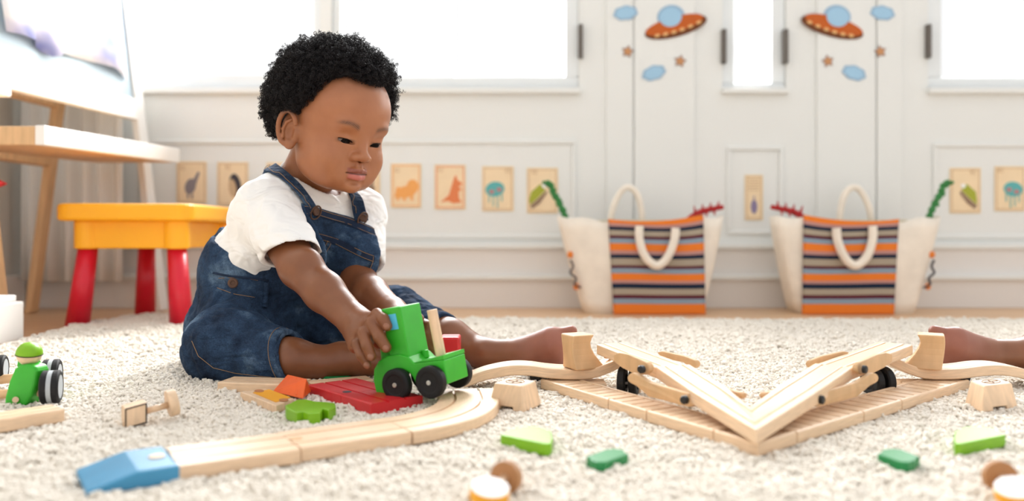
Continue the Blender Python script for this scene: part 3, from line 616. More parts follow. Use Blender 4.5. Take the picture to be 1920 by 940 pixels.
# ================================================================ the V of tracks (arms on either side of the point)
AX = np.array([452/FPX, 1.0])                 # ground line on which the two arms meet
def mirr(p_): q_ = np.array(p_, float); q_[0] = 2*AX[0]*q_[1]-q_[0]; return q_
def onax(d, z): return np.array([AX[0]*d, d, z])
LS = np.array([.052, .969, 0]); LV = onax(.695, 0)
def lp(t): return LS+(LV-LS)*t
def ladder_prof(w_, t_, rim=.0045, dep=.003):
    h = w_/2; c = .0012; return [(-h, c), (-h, t_-c), (-h+c, t_), (-h+rim, t_), (-h+rim, t_-dep), (h-rim, t_-dep), (h-rim, t_), (h-c, t_), (h, t_-c), (h, c), (h-c, 0), (-h+c, 0)]
names_ = ['farthest from the track point', 'in the middle of the arm', 'nearest the track point']
def rungs(o, a, b_, n):
    d_ = b_-a; Ln = np.linalg.norm(d_); d_ = d_/Ln; s = np.array([-d_[1], d_[0], 0]); first = None
    for k in range(n):
        c_ = a+d_*Ln*(k+.5)/n; V, F = bar(c_-s*.0155+(0, 0, TH-.0019), c_+s*.0155+(0, 0, TH-.0019), d_, Ln/n*.82, np.array([0, 0, 1.]), .0022)
        mk('rung', V, F, 'wood_block', o)
for m_ in (0, 1):
    fx = mirr if m_ else (lambda q_: np.array(q_, float)); arm = 'right arm' if m_ else 'left arm'
    for i, (t0, t1) in enumerate(((0, .427), (.427, .624), (.624, .915))):
        L_ = np.linalg.norm(LV-LS); e = .0007/L_; a, b_ = fx(lp(t0+e)), fx(lp(t1-e))
        V, F, U = sweep([a, b_], ladder_prof(.042, TH)); o = mk('ladder_track', V, F, 'wood', None, uv=U, bev=.0012)
        tag(o, 'wooden ladder-pattern track of the V\'s %s, %s' % (arm, names_[i]), 'toy track', 'ladder tracks of the V'); rungs(o, a, b_, (9, 4, 7)[i])
V, F, U = sweep([lp(.917), LV, mirr(lp(.917))], ladder_prof(.042, TH)); o = mk('corner_track', V, F, 'wood', None, uv=U, bev=.0012); tag(o, 'wooden corner track at the point of the V, nearest the camera', 'toy track')
# upper ramp: chevron of two sloping decks
ZD = .046; S = np.array([.172, .855, ZD-.014]); DV = onax(.696, .0125)
V, F, U = sweep([S, S+(DV-S)*.5, DV, mirr(S+(DV-S)*.5), mirr(S)], track_prof(.040, .0135, [-.0105, .0105], .0026, .002)); ramp = mk('ramp_deck', V, F, 'wood', None, uv=U, bev=.0008)
tag(ramp, 'V-shaped pair of sloping wooden ramp decks with black-bolted arms, above the ladder tracks', 'toy track')
for m_ in (0, 1):
    fx = mirr if m_ else (lambda q_: np.array(q_, float)); side = 'right' if m_ else 'left'
    dd = S-DV; dd[2] = 0; dd /= np.linalg.norm(dd); 
    S1 = np.array([.118, .958, .043]); a = fx(S+(S1-S)*.02); b_ = fx(S1)
    V, F, U = sweep([a, b_], track_prof(.040, .0125, [-.0105, .0105], .0026, .002)); V[:, 2] += -.0005
    o = mk('bridge_deck', V, F, 'wood', None, uv=U, bev=.0008); tag(o, 'raised wooden bridge deck behind the %s ramp arm' % side, 'toy track', 'raised bridge decks')
    sd_ = np.array([-.973, .232, 0.]) ; dn = (DV-S); dn[2] = 0; dn /= np.linalg.norm(dn); sn = np.array([-dn[1], dn[0], 0.])
    if sn[0] > 0: sn = -sn                                   # towards the near (outer) edge of the left arm
    sw = 'bridge deck'
    mk('leg', *join(*[bar(fx(S1+(S-S1)*t+sn*-.014+(0, 0, -.044)), fx(S1+(S-S1)*t+sn*-.014+(0, 0, 0.0)), (1, 0, 0), .010, (0, 1, 0), .010) for t in (.25,)]), 'wood_block', o, bev=.001)
    # arms: flat wooden levers with rounded ends on the near edge and the far edge
    def lever(pts2, d0, d1, th, label=None):
        xs_ = [p_[0] for p_ in pts2]; x0, x1 = min(xs_), max(xs_)
        Q = []
        for px, py in pts2: d = d0+(d1-d0)*(px-x0)/(x1-x0); Q.append(P(px, py, d))
        Q = np.array([fx(q_) for q_ in Q]); off = fx(sn*th+np.array([0, 0, 0])) if 0 else (np.array([-sn[0], sn[1], 0])*th if m_ else sn*th)
        if m_: # mirror the offset about the ground line
            off = mirr(sn*th)
        return prism(Q, off)
    def rounded(cx, cy, r0, a0, a1, n=7): return [(cx+r0*math.cos(math.radians(a0+(a1-a0)*k/n)), cy+r0*math.sin(math.radians(a0+(a1-a0)*k/n))) for k in range(n+1)]
    nr = lambda px: .70+0
    A = [(1160, 664), (1171, 661), (1186, 664)]+rounded(1214, 690, 13, -75, 95)+[(1196, 700), (1176, 690), (1160, 678)]
    B = rounded(1196, 709, 10, 115, 295)+[(1226, 717), (1290, 735)]+rounded(1302, 750, 13, -70, 100)+[(1226, 744), (1203, 724)]
    mk('lever', *lever(A, .885, .835, .006), 'wood_dark_edge', ramp, bev=.001)
    mk('lever', *lever(B, .845, .765, .006), 'wood_dark_edge', ramp, bev=.001)
    for px, py, d in ((1210, 692, .836), (1194, 711, .845), (1291, 749, .768)):
        c_ = P(px, py, d-.000); nb = np.array([-.85, -.53, 0.]); a_ = fx(c_); off = (mirr(nb) if m_ else nb); mk('bolt', *cyl(a_+off*.003, a_+off*.0085, .0042, 20, prof=[(0, .0042), (.75, .0042), (1, .003)]), 'black_plastic', ramp)
    FA = [(1231, 661), (1240, 659), (1280, 668)]+rounded(1297, 683, 8, -60, 100)+[(1280, 680), (1240, 672)]
    mk('lever', *lever(FA, .915, .885, -.006), 'wood_dark_edge', ramp, bev=.001)
    FB = [(1340, 722), (1378, 735)]+rounded(1384, 742, 7, -60, 100)+[(1350, 738)]
    mk('lever', *lever(FB, .795, .765, -.006), 'wood_dark_edge', ramp, bev=.001)
    # black wheels under the bridge
    wc = P(1160, 713, .925); wt = thing('wheel_set', 'pair of black wheels on an axle under the %s bridge deck' % side, 'toy wheels', fx((wc[0], wc[1], 0)), 'wheel sets under the bridge decks')
    ax_ = np.array([.80, -.25, 0]) ; ax_ /= np.linalg.norm(ax_); 
    for k, (q_, rr) in enumerate(((0, .0168), (.013, .0168))):
        a_ = wc+ax_*q_; a_[2] = .0155; b_ = a_+ax_*.009; mk('wheel', *cyl(fx(a_), fx(b_), rr, 28, prof=[(0, rr-.002), (.15, rr), (.85, rr), (1, rr-.002), (1, .009), (.8, .009)]), 'tyre', wt, bev=.0004)
    a_ = wc-ax_*.002; a_[2] = .0135; mk('axle', *cyl(fx(a_), fx(a_+ax_*.03), .0016, 10), 'axle_metal', wt)
    # wavy bridge track
    wp = [(858, 734.5), (882, 724), (905, 715), (930, 709), (952, 705.5), (975, 704), (1000, 706), (1018, 709), (1040, 711.5), (1060, 712.5), (1085, 713), (1110, 711.5), (1128, 706), (1146, 699), (1162, 691), (1174, 686)]
    pth = []
    for i in range(len(wp)-1):
        for k in range(3):
            t = k/3; px = wp[i][0]+(wp[i+1][0]-wp[i][0])*t; py = wp[i][1]+(wp[i+1][1]-wp[i][1])*t; pth.append(P(px, py, .95))
    pth.append(P(*wp[-1], .95)); pth = np.array(pth)
    for it in range(4): pth[1:-1, 2] = (pth[:-2, 2]+pth[2:, 2]+2*pth[1:-1, 2])/4
    pth[:, 2] = np.maximum(pth[:, 2], -.002); pth[:, 1] = .97
    pth = np.array([fx(q_) for q_ in pth])
    if m_: pth[:, 1] = .97; 
    o = trk('wavy_track', pth, .040, TH, 'wavy wooden bridge track carrying the %s pillar block' % ('right' if m_ else 'left'), group='wavy bridge tracks', groove=(-.5, .5), gw=.06)
    c_ = P(1141, 677, .97); c_ = fx((c_[0], .97, pth[-5][2]+TH)); mk('connector_hole', *cyl(c_+(0, 0, -.001), c_+(0, 0, .0006), .0055, 20), 'rust_line', o)
    # flared pillar block
    base = P(1095, 690, .962); wz0 = pth[len(pth)//2+8][2]+TH+.0005; rt = rotz(math.radians(27)*(-1 if m_ else 1)); V = []; F = []
    lv = [(0, .0), (.06, 0.05), (.22, .42), (.42, .84), (.6, 1.12), (.76, 1.24), (.9, 1.16), (1, 1.0)]; bx = fx(base)
    n_ = 4; sg = -1 if m_ else 1
    for t, q_ in lv:
        hw = .0205+(.0145-.0205)*q_; hd = .0165+(.0145-.0165)*math.sin(PI*min(1, t)); hd = .0165-.0045*math.sin(PI*t)-.001*t; zz = t*.041
        shx = -.009*q_*sg
        for sx, sy in ((-1, -1), (1, -1), (1, 1), (-1, 1)):
            xx = sx*hw*sg if 1 else 0
            V.append(np.array([bx[0], .962, wz0])+rt@np.array([xx+shx*1.0, sy*hd, zz]))
    for k in range(len(lv)-1):
        for i in range(4): F.append((k*4+i, k*4+(i+1) % 4, (k+1)*4+(i+1) % 4, (k+1)*4+i))
    F += [(3, 2, 1, 0), tuple(range(len(lv)*4-4, len(lv)*4))]
    o = mk('pillar_block', V, F, 'wood_dark_edge', None, bev=.0018); tag(o, 'flared wooden pillar block standing on the %s wavy track in front of a bare foot' % ('right' if m_ else 'left'), 'toy block', 'flared pillar blocks')
    # tapered block with an arch cut below
    tp = [T(928, 714, .025), T(977, 709, .025), T(1007, 720, .025), T(950, 732, .025)]; bt = [T(922, 763, 0), T(985, 744, 0), T(1011, 771, 0), T(962, 775, 0)]
    c2 = T(968, 759, 0); V = []
    ex_ = np.array([.86, .10, 0]); 
    pa, pb, pc = T(922, 762, 0), T(962, 776, 0), T(1011, 771, 0); u_ = (pb-pa); v_ = (pc-pb)
    lu = np.linalg.norm(u_)
    cen = (pa+pc)/2; ang = math.radians(-28); R_ = rotz(ang)
    def bl(x, y, z): q_ = cen*1.0+np.array([0, .008, 0])+R_@np.array([x, y, 0]); q_[2] = z; return fx(q_)
    hb, ht, hz = .0215, .0165, .0270
    prf = [(-hb, 0), (-.008, 0), (-.008, .004), (.008, .004), (.008, 0), (hb, 0), (ht, hz), (-ht, hz)]
    V = []
    for sy in (-1, 1):
        for x, z in prf: V.append(bl(x, sy*(hb+(ht-hb)*z/hz), z))
    F = [tuple(range(8)), tuple(range(8, 16))[::-1]]+[(i, 8+i, 8+(i+1) % 8, (i+1) % 8) for i in range(8)]
    o = mk('tapered_block', V, F, 'wood_block', None, bev=.0015); tag(o, 'tapered wooden block with a stamped top on the rug, %s of the V' % ('right' if m_ else 'left'), 'toy block', 'tapered wooden blocks')
    ring = [bl(.010*math.cos(t), .010*math.sin(t), hz+.0002) for t in np.arange(28)*2*PI/28]; mk('stamp', *join(tube(ring, .0005, 4, True), tube([bl(-.008, 0, hz+.0002), bl(.008, 0, hz+.0002)], .0005, 4), tube([bl(0, -.007, hz+.0002), bl(0, .007, hz+.0002)], .0005, 4)), 'mark', o)
    # black coupling and small wood piece under the ladder track's far end
    c_ = fx(P(1022, 729, .985)); c_[2] = 0.004
    g = thing('toy_wagon', 'low black toy wagon under the far end of the %s ladder track' % side, 'toy wagon', c_, 'black toy wagons')
    mk('chassis', *box(c_[0]-.022, c_[0]+.018, 1.0, 1.03, .0075, .0125), 'black_plastic', g, bev=.001)
    for x in (-.012, .010): mk('wheel', *cyl((c_[0]+x, .993, .007), (c_[0]+x, .9995, .007), .0065, 18), 'tyre', g); mk('wheel', *cyl((c_[0]+x, 1.0305, .007), (c_[0]+x, 1.036, .007), .0065, 18), 'tyre', g)
    a = T(1092, 722, .010); b_ = T(1138, 722, .010); aa = fx(a+(0, .02, 0)); bb = fx(b_+(0, .02, 0)); aa[2] = bb[2] = .001
    trk('short_track', [aa, bb], .036, .0095, 'short wooden track stub with rounded end behind the %s ladder tracks' % side, group='short track stubs', groove=(0,), gw=.25)
# ================================================================ loose toys, left
def sign(loc_a, loc_b, hd, rd, dl, label, m_face='wood_block'):
    a = np.array(loc_a, float); b_ = np.array(loc_b, float); d_ = b_-a; d_ /= np.linalg.norm(d_); u, v, _ = frame_of(d_)
    return a, b_, d_
a = P(251, 793, .782); b_ = P(308, 772, .800)
g = thing('sign_toy', 'small wooden toy road sign with black-outlined square, lying on the rug', 'toy sign', (a[0], a[1], 0))
yaw = math.radians(-14); Rz = rotz(yaw); cz = .0095
def sb(x, y, z): return np.array([a[0], a[1], cz])+Rz@np.array([x, y, z])
tl = math.radians(7)
def sb2(x, y, z): return sb(x*math.cos(tl)-z*math.sin(tl), y, x*math.sin(tl)+z*math.cos(tl)+.0005)
def sbox(x0, x1, y0, y1, z0, z1): V, F = box(x0, x1, y0, y1, z0, z1); return np.array([sb2(*q_) for q_ in V]), F
a = P(252, 793, .776)
rt_ = rotz(math.radians(35))
def qb(x, y, z): q_ = rt_@np.array([x, y, 0]); return np.array([a[0]+q_[0], a[1]+q_[1], .0105+z+.18*x])
def qbox(x0, x1, y0, y1, z0, z1): V, F = box(x0, x1, y0, y1, z0, z1); return np.array([qb(*q_) for q_ in V]), F
mk('sign_board', *qbox(-.010, .010, -.0085, .011, -.010, .010), 'wood_block', g, bev=.0008)
t_ = .0009
mk('outline', *join(qbox(-.0098, .0098, -.0089, -.0084, .0085, .0098), qbox(-.0098, .0098, -.0089, -.0084, -.0098, -.0085), qbox(-.0098, -.0085, -.0089, -.0084, -.0085, .0085), qbox(.0085, .0098, -.0089, -.0084, -.0085, .0085)), 'black_line', g)
mk('post', *cyl(qb(.0095, -.001, 0), qb(.030, -.001, 0), .0032, 16), 'wood_block', g, True)
mk('base', *cyl(qb(.030, -.001, .001), qb(.0385, -.001, .001), .0132, 28), 'wood_block', g, bev=.0008)
for m_ in (False, True):
    fx = mirr if m_ else (lambda q_: np.array(q_, float)); side = 'right-hand' if m_ else 'left-hand'
    c_ = P(920, 905, .565); c_[2] = 0; g = thing('peg_sign', 'round white-topped yellow toy sign lying at the bottom edge, %s one' % side, 'toy sign', fx(c_), 'round toy signs at the bottom edge')
    R0 = .0135; tp = P(919, 914, .545)
    c0 = np.array([tp[0], tp[1], tp[2]]); dn = np.array([.12, -.22, 1.]); dn /= np.linalg.norm(dn)
    mk('sign_disc', *cyl(fx(c0-dn*.009), fx(c0-dn*.0002), R0, 36), 'yellow_toy', g, bev=.0008); mk('face', *cyl(fx(c0-dn*.0002), fx(c0+dn*.0006), R0-.0006, 36), 'white_spot', g)
    q0_ = P(945, 897, .570); dq = np.array([-.42, -.85, .10]); dq /= np.linalg.norm(dq)
    mk('post', *cyl(fx(c0-dn*.006+(0.004, .004, 0)), fx(q0_), .003, 12), 'wood_block', g, True)
    mk('base', *cyl(fx(q0_), fx(q0_-dq*.007), .0118, 28), 'peg_shaded', g, bev=.0008)
# green racer at the left edge
g = thing('toy_racer', 'green wooden toy racer with a capped driver and black wheels, at the left edge', 'toy car', (-.50, .88, 0))
def pd(px, py, d): return P(px, py, d)
poly_ = [(6, 767), (8, 745), (16, 715), (26, 692), (36, 685), (50, 683), (64, 687), (69, 697), (66, 720), (58, 745), (46, 764)]
mk('body', *prism([pd(x, y, .865) for x, y in poly_], (.004, .018, 0)), 'green', g, bev=.003, segs=3)
mk('seat_back', *prism([pd(x, y, .89) for x, y in [(30, 690), (32, 672), (42, 666), (58, 668), (66, 690)]], (.002, .012, 0)), 'green', g, bev=.002)
hc = pd(55, 664, .878); mk('head', *sphere(hc, .0127, 24, 16), 'wood_block', g, True)
ax_ = np.array([.10, -.1, 1.]); ax_ /= np.linalg.norm(ax_)
h_ = mk('cap', *sphere(hc, .0133, 24, 10, -.02, 1, axis=ax_), 'lime', g, True)
u, v, d_ = frame_of(ax_); mk('cap_line', *tube([hc+.0132*(math.cos(t)*u+math.sin(t)*v)-d_*.0004 for t in np.arange(32)*PI/16], .0006, 5, True), 'black_line', g, True)
mk('axle', *cyl(pd(-20, 741, .884), pd(80, 735, .876), .0050, 14), 'wood_dark_edge', g, True); mk('axle', *cyl(pd(-20, 714, .95), pd(74, 705, .93), .0055, 14), 'wood_dark_edge', g, True)
mk('plug', *cyl(pd(29, 750, .8655), pd(29, 750, .862), .0032, 14), 'wood_block', g)
def rwheel(px, py, d, rr, dr_):
    c_ = pd(px, py, d); c_[2] = max(rr-.002, c_[2]*1.0) if 0 else c_[2]; ax_ = np.array(dr_, float); ax_ /= np.linalg.norm(ax_)
    w_ = mk('wheel', *cyl(c_, c_+ax_*.0185, rr, 36, prof=[(0, rr-.002), (.08, rr), (.36, rr), (.36, rr-.0006), (.64, rr-.0006), (.64, rr), (.92, rr), (1, rr-.002), (1, rr*.72), (.9, rr*.7)]), 'tyre', g, bev=.0004)
    mk('stripe', *cyl(c_+ax_*.0070, c_+ax_*.0115, rr-.0002, 36), 'grey_plastic', w_); mk('hub_cap', *cyl(c_+ax_*.016, c_+ax_*.0182, rr*.7, 28), 'grey_plastic', w_)
rwheel(78, 727, .865, .0180, (1, .34, 0)); rwheel(80, 706, .945, .0195, (1, .34, 0)); rwheel(-22, 693, .95, .0165, (1, .34, 0))
# track piece beside it
track_px((-2, 787), (121, 768), .014, .014, .036, 'wooden track piece with holes lying in front of the green racer', t_=.013)
# red toy block behind the truck
g = thing('toy_wagon', 'red wooden toy wagon behind the green truck', 'toy wagon', (P(848, 640, 1.0)[0], 1.0, 0))
x0, x1 = P(824, 640, 1.0)[0], P(862, 640, 1.0)[0]
mk('body', *box(x0, x1, .995, 1.03, .026, .057), 'red_toy', g, bev=.003, segs=3); mk('chassis', *box(x0-.004, x1+.002, .998, 1.028, .012, .0255), 'red_toy', g, bev=.002)
for x in (x0+.006, x1-.006):
    for y in (.9905, 1.0285): mk('wheel', *cyl((x, y, .0085), (x, y+.006, .0085), .0085, 20), 'tyre', g)
# ================================================================ the green truck in his hand
yaw, roll = math.radians(-27), math.radians(-9.5)
wl = P(748, 720, .862)                       # near rear wheel centre
M = Matrix.Translation(Vector(wl)) @ Matrix.Rotation(yaw, 4, 'Z') @ Matrix.Rotation(roll, 4, 'Y') @ Matrix.Rotation(math.radians(2), 4, 'X')
tk = thing('toy_truck', 'green wooden toy truck with black wheels and a dowel, held in the boy\'s hand', 'toy truck', matrix=M)
TW = .046                                    # width (local y, away from the viewer), wheels at x=0 and x=.044
def lx(p2, y0, y1): return prism([(x, y0, z) for x, z in p2], (0, y1-y0, 0))
arc_ = [( .0185*math.cos(math.radians(a)), .0185*math.sin(math.radians(a))) for a in np.linspace(0, 180, 15)]
out = [(-.033, -.016), (-.035, .006), (-.032, .018), (-.024, .0265), (-.012, .031), (.004, .031), (.016, .027), (.022, .020), (.060, .020), (.060, -.006), (.030, -.006), (.0205, -.006)]+[(x+.001, z-.003) for x, z in arc_]+[(-.0185, -.016)]
mk('body', *lx(out, .002, TW), 'green', tk, bev=.0015, segs=3)
mk('cab', *lx([(-.010, .027), (-.012, .082), (.0135, .082), (.0155, .022), (.0, .022)], .005, TW-.002), 'green', tk, bev=.0012, segs=2)
mk('hood', *lx([(-.028, .020), (-.026, .045), (-.0125, .052), (-.009, .022)], .010, TW-.006), 'green', tk, bev=.003, segs=3)
mk('window', *lx([(-.0085, .058), (-.009, .075), (.0065, .075), (.0075, .058)], .0042, .0052), 'window_blue', tk, bev=.0002)
mk('bed', *lx([(.0225, .0202), (.060, .0202), (.060, .0245), (.0225, .0205)], .0022, TW-.0002), 'green', tk)
for x, z in ((.026, .022), (.030, .022)): pass
mk('dowel', *cyl((.046, .020, .015), (.0435, .020, .073), .0056, 24), 'wood_block', tk, bev=.0006)
mk('knob', *cyl((.0195, .030, .021), (.0195, .030, .030), .004, 14), 'green', tk, bev=.001)
def twheel(x, z, y0, y1, r_=.0172):
    s = 1 if y1 < y0 else -1
    w_ = mk('wheel', *cyl((x, y0, z), (x, y1, z), r_, 40, prof=[(0, r_-.0015), (.12, r_), (.85, r_), (1, r_-.0016), (1, r_*.66), (.93, r_*.62)]), 'tyre', tk, True, bev=.0003)
    mk('hub', *cyl((x, y1+(y1-y0)*-.10, z), (x, y1+(y1-y0)*.04, z), .0026, 16), 'axle_metal', w_, bev=.0004)
twheel(0, 0, .0015, -.0085); twheel(.0435, -.001, .0015, -.0085); twheel(0, 0, TW+.001, TW+.010); twheel(.0435, -.001, TW+.001, TW+.010)
# ================================================================ the boy: distance fields meshed with surface nets
class Field:
    def __init__(s, lo, hi, h):
        s.lo = np.array(lo, float); s.h = h; s.n = np.ceil((np.array(hi)-s.lo)/h).astype(int)+1
        s.f = np.full(s.n, 1.0, np.float32)
    def sub(s, blo, bhi):
        a = np.clip(np.floor((np.array(blo)-s.lo)/s.h).astype(int), 0, s.n); b_ = np.clip(np.ceil((np.array(bhi)-s.lo)/s.h).astype(int)+1, 0, s.n)
        if (b_ <= a).any(): return None, None
        ax_ = [(s.lo[i]+s.h*np.arange(a[i], b_[i])).astype(np.float32) for i in range(3)]
        return tuple(slice(a[i], b_[i]) for i in range(3)), np.meshgrid(*ax_, indexing='ij', sparse=True)
    def apply(s, prim, k=.004, op='u'):
        fn, blo, bhi = prim; m_ = k+3*s.h
        sl, X = s.sub(np.array(blo)-m_, np.array(bhi)+m_)
        if sl is None: return
        d = fn(*X).astype(np.float32); g = s.f[sl]
        if op == 'u':
            h = np.clip(.5+.5*(g-d)/k, 0, 1); s.f[sl] = g+(d-g)*h-k*h*(1-h)
        elif op == 's':
            h = np.clip(.5-.5*(g+d)/k, 0, 1); s.f[sl] = g+(-d-g)*h+k*h*(1-h)
    def mesh(s, smooth=1):
        f = s.f; neg = f < 0; n = np.array(f.shape)
        c = np.zeros(n-1, np.uint8)
        for i in (0, 1):
            for j in (0, 1):
                for k in (0, 1): c += neg[i:n[0]-1+i, j:n[1]-1+j, k:n[2]-1+k]
        cell = np.argwhere((c > 0) & (c < 8)); idx = np.full(n-1, -1, np.int32); idx[tuple(cell.T)] = np.arange(len(cell))
        acc = np.zeros((len(cell), 3)); cnt = np.zeros(len(cell))
        for a in range(3):
            o1, o2 = [q_ for q_ in range(3) if q_ != a]
            for i in (0, 1):
                for j in (0, 1):
                    p0 = cell.copy(); p0[:, o1] += i; p0[:, o2] += j; p1 = p0.copy(); p1[:, a] += 1
                    f0 = f[tuple(p0.T)]; f1 = f[tuple(p1.T)]; k = (f0 < 0) != (f1 < 0); t = f0[k]/(f0[k]-f1[k]); q_ = p0[k].astype(float); q_[:, a] += t
                    acc[k] += q_; cnt[k] += 1
        V = acc/cnt[:, None]; F = []
        for a in range(3):
            o1, o2 = [(1, 2), (2, 0), (0, 1)][a]; sl0 = [slice(None)]*3; sl1 = [slice(None)]*3; sl0[a] = slice(0, -1); sl1[a] = slice(1, None)
            A = neg[tuple(sl0)]; B = neg[tuple(sl1)]; e_ = np.argwhere(A != B); e_ = e_[(e_[:, o1] > 0) & (e_[:, o2] > 0) & (e_[:, o1] < n[o1]-1) & (e_[:, o2] < n[o2]-1)]
            s0 = neg[tuple(e_.T)]
            def at(d1, d2): q_ = e_.copy(); q_[:, o1] -= d1; q_[:, o2] -= d2; return idx[tuple(q_.T)]
            Q = np.c_[at(1, 1), at(0, 1), at(0, 0), at(1, 0)]; Q[~s0] = Q[~s0][:, ::-1]; F.append(Q)
        F = np.vstack(F); F = F[(F >= 0).all(1)]
        for it in range(smooth):
            S = np.zeros_like(V); w_ = np.zeros(len(V))
            for i in range(4):
                a, b_ = F[:, i], F[:, (i+1) % 4]
                for d in range(3): S[:, d] += np.bincount(a, V[b_, d], len(V))+np.bincount(b_, V[a, d], len(V))
                w_ += np.bincount(a, minlength=len(V))+np.bincount(b_, minlength=len(V))
            V = V*.5+.5*S/np.maximum(w_, 1)[:, None]
        return V*s.h+s.lo, F
def cap(a, b_, ra, rb, disp=None):
    a = np.array(a, float); b_ = np.array(b_, float); ba = b_-a; L2 = ba@ba; L1 = math.sqrt(L2)
    def fn(X, Y, Z):
        px, py, pz = X-a[0], Y-a[1], Z-a[2]; t = np.clip((px*ba[0]+py*ba[1]+pz*ba[2])/L2, 0, 1)
        d = np.sqrt((px-t*ba[0])**2+(py-t*ba[1])**2+(pz-t*ba[2])**2)-(ra+(rb-ra)*t)
        return d if disp is None else d+disp(X, Y, Z, t)
    e = .006 if disp else 0; r_ = np.array([ra, ra, ra]); q_ = np.array([rb, rb, rb])
    return fn, np.minimum(a-r_, b_-q_)-e, np.maximum(a+r_, b_+q_)+e
def elli(c, r, R=None, o=0):
    c = np.array(c, float); r = np.array(r, float); R = np.eye(3) if R is None else R        # columns of R: the axes
    def fn(X, Y, Z):
        px, py, pz = X-c[0], Y-c[1], Z-c[2]
        q_ = [(px*R[0, i]+py*R[1, i]+pz*R[2, i]) for i in range(3)]
        k0 = np.sqrt(sum((q_[i]/r[i])**2 for i in range(3))); k1 = np.sqrt(sum((q_[i]/r[i]**2)**2 for i in range(3)))+1e-9
        return k0*(k0-1)/k1-o
    ext = np.sqrt(((R*r[None])**2).sum(1))+o
    return fn, c-ext, c+ext
def flatcap(a, b_, wn, ra, rb, squash):
    """capsule squashed along wn"""
    a = np.array(a, float); b_ = np.array(b_, float); wn = np.array(wn, float)/np.linalg.norm(wn); ba = b_-a; L2 = ba@ba
    def fn(X, Y, Z):
        px, py, pz = X-a[0], Y-a[1], Z-a[2]; t = np.clip((px*ba[0]+py*ba[1]+pz*ba[2])/L2, 0, 1); qx, qy, qz = px-t*ba[0], py-t*ba[1], pz-t*ba[2]
        w_ = qx*wn[0]+qy*wn[1]+qz*wn[2]; r2 = qx*qx+qy*qy+qz*qz-w_*w_; return np.sqrt(r2+(w_/squash)**2)*1.0-(ra+(rb-ra)*t)
    return fn, np.minimum(a-ra, b_-rb), np.maximum(a+ra, b_+rb)
# ---- head frame (fitted): local +x his right, +y face, +z crown
ha, hb, hc_ = map(math.radians, (-131.5, -16, -1.7))
Rz_ = rotz(ha); Rx_ = np.array([[1, 0, 0], [0, math.cos(hb), -math.sin(hb)], [0, math.sin(hb), math.cos(hb)]]); Ry_ = np.array([[math.cos(hc_), 0, math.sin(hc_)], [0, 1, 0], [-math.sin(hc_), 0, math.cos(hc_)]])
HR = Rz_@Rx_@Ry_; HP = np.array([-.2465, 1.11, .3405])
def hw(p_): return HP+HR@np.array(p_, float)
def hl(V): return (np.asarray(V)-HP)@HR
# the head is meshed in its own frame, then turned
Fh = Field((-.086, -.10, -.135), (.086, .098, .105), .00095)
def both(p_, **k):
    for s in (1, -1): Fh.apply(p_(s), **k)
Fh.apply(elli((0, -.010, .018), (.068, .082, .070)))
Fh.apply(elli((0, .030, .022), (.056, .044, .052)), k=.02)                         # forehead
Fh.apply(elli((0, .018, -.030), (.055, .050, .052)), k=.02)                        # face
both(lambda s: elli((s*.030, .042, -.043), (.026, .026, .027)), k=.014)            # cheeks
both(lambda s: elli((s*.034, .020, -.055), (.020, .028, .022)), k=.014)            # jowls
Fh.apply(elli((0, .052, -.072), (.020, .017, .014)), k=.012)                       # chin
both(lambda s: elli((s*.022, .040, -.066), (.022, .026, .018)), k=.014)            # jaw
Fh.apply(elli((0, .066, -.077), (.010, .006, .007)), k=.008)
Fh.apply(elli((0, .060, -.056), (.020, .012, .014)), k=.010)                       # muzzle
both(lambda s: elli((s*.024, .062, .006), (.017, .012, .009)), k=.010)             # brow
both(lambda s: elli((s*.027, .0835, -.010), (.014, .014, .0095)), k=.009, op='s')   # sockets
both(lambda s: elli((s*.0245, .0545, -.0125), (.0145, .0135, .0135)), k=.0025)       # lids over the eyeballs
Fh.apply(cap((0, .066, -.004), (0, .0745, -.026), .0055, .0062), k=.008)           # nose bridge
Fh.apply(elli((0, .0785, -.0325), (.0085, .0075, .0070)), k=.004)                  # nose tip
both(lambda s: elli((s*.0098, .0720, -.0345), (.0062, .0078, .0056)), k=.0045)     # wings
both(lambda s: elli((s*.0054, .0765, -.0405), (.0026, .0036, .0018)), k=.0018, op='s')   # nostrils
both(lambda s: cap((s*.0032, .0722, -.0430), (s*.0032, .0735, -.0485), .0016, .0020), k=.005)
# eye opening: a slim lens cut into the lid so the ball shows
for s in (1, -1):
    R_ = rotz(-s*.22)@np.array([[math.cos(s*-.16), 0, math.sin(s*-.16)], [0, 1, 0], [-math.sin(s*-.16), 0, math.cos(s*-.16)]])
    Fh.apply(elli((s*.0252, .0685, -.0156), (.0132, .0080, .0026), R_), k=.0008, op='s')
    Fh.apply(cap((s*.013, .0665, -.0065), (s*.036, .0590, -.0055), .0009, .0009), k=.0022, op='s')        # lid crease
# mouth
def lip(pts, r0, r1):
    for a, b_ in zip(pts[:-1], pts[1:]): Fh.apply(cap(a, b_, r0, r1), k=.0022)
for s in (1, -1):
    Fh.apply(cap((s*.0030, .0742, -.0515), (s*.0100, .0722, -.0530), .0036, .0032), k=.003)
    Fh.apply(cap((s*.0100, .0722, -.0530), (s*.0165, .0668, -.0565), .0032, .0016), k=.003)
    Fh.apply(cap((0, .0728, -.0612), (s*.0085, .0712, -.0605), .0052, .0046), k=.003)
    Fh.apply(cap((s*.0085, .0712, -.0600), (s*.0155, .0668, -.0572), .0036, .0014), k=.003)
    Fh.apply(cap((0, .0788, -.0565), (s*.0085, .0760, -.0562), .0019, .0014), k=.0012, op='s')
    Fh.apply(cap((s*.0085, .0760, -.0560), (s*.0175, .0685, -.0572), .0011, .0007), k=.0012, op='s')
Fh.apply(cap((-.012, .0715, -.0685), (.012, .0715, -.0685), .002, .002), k=.005, op='s')
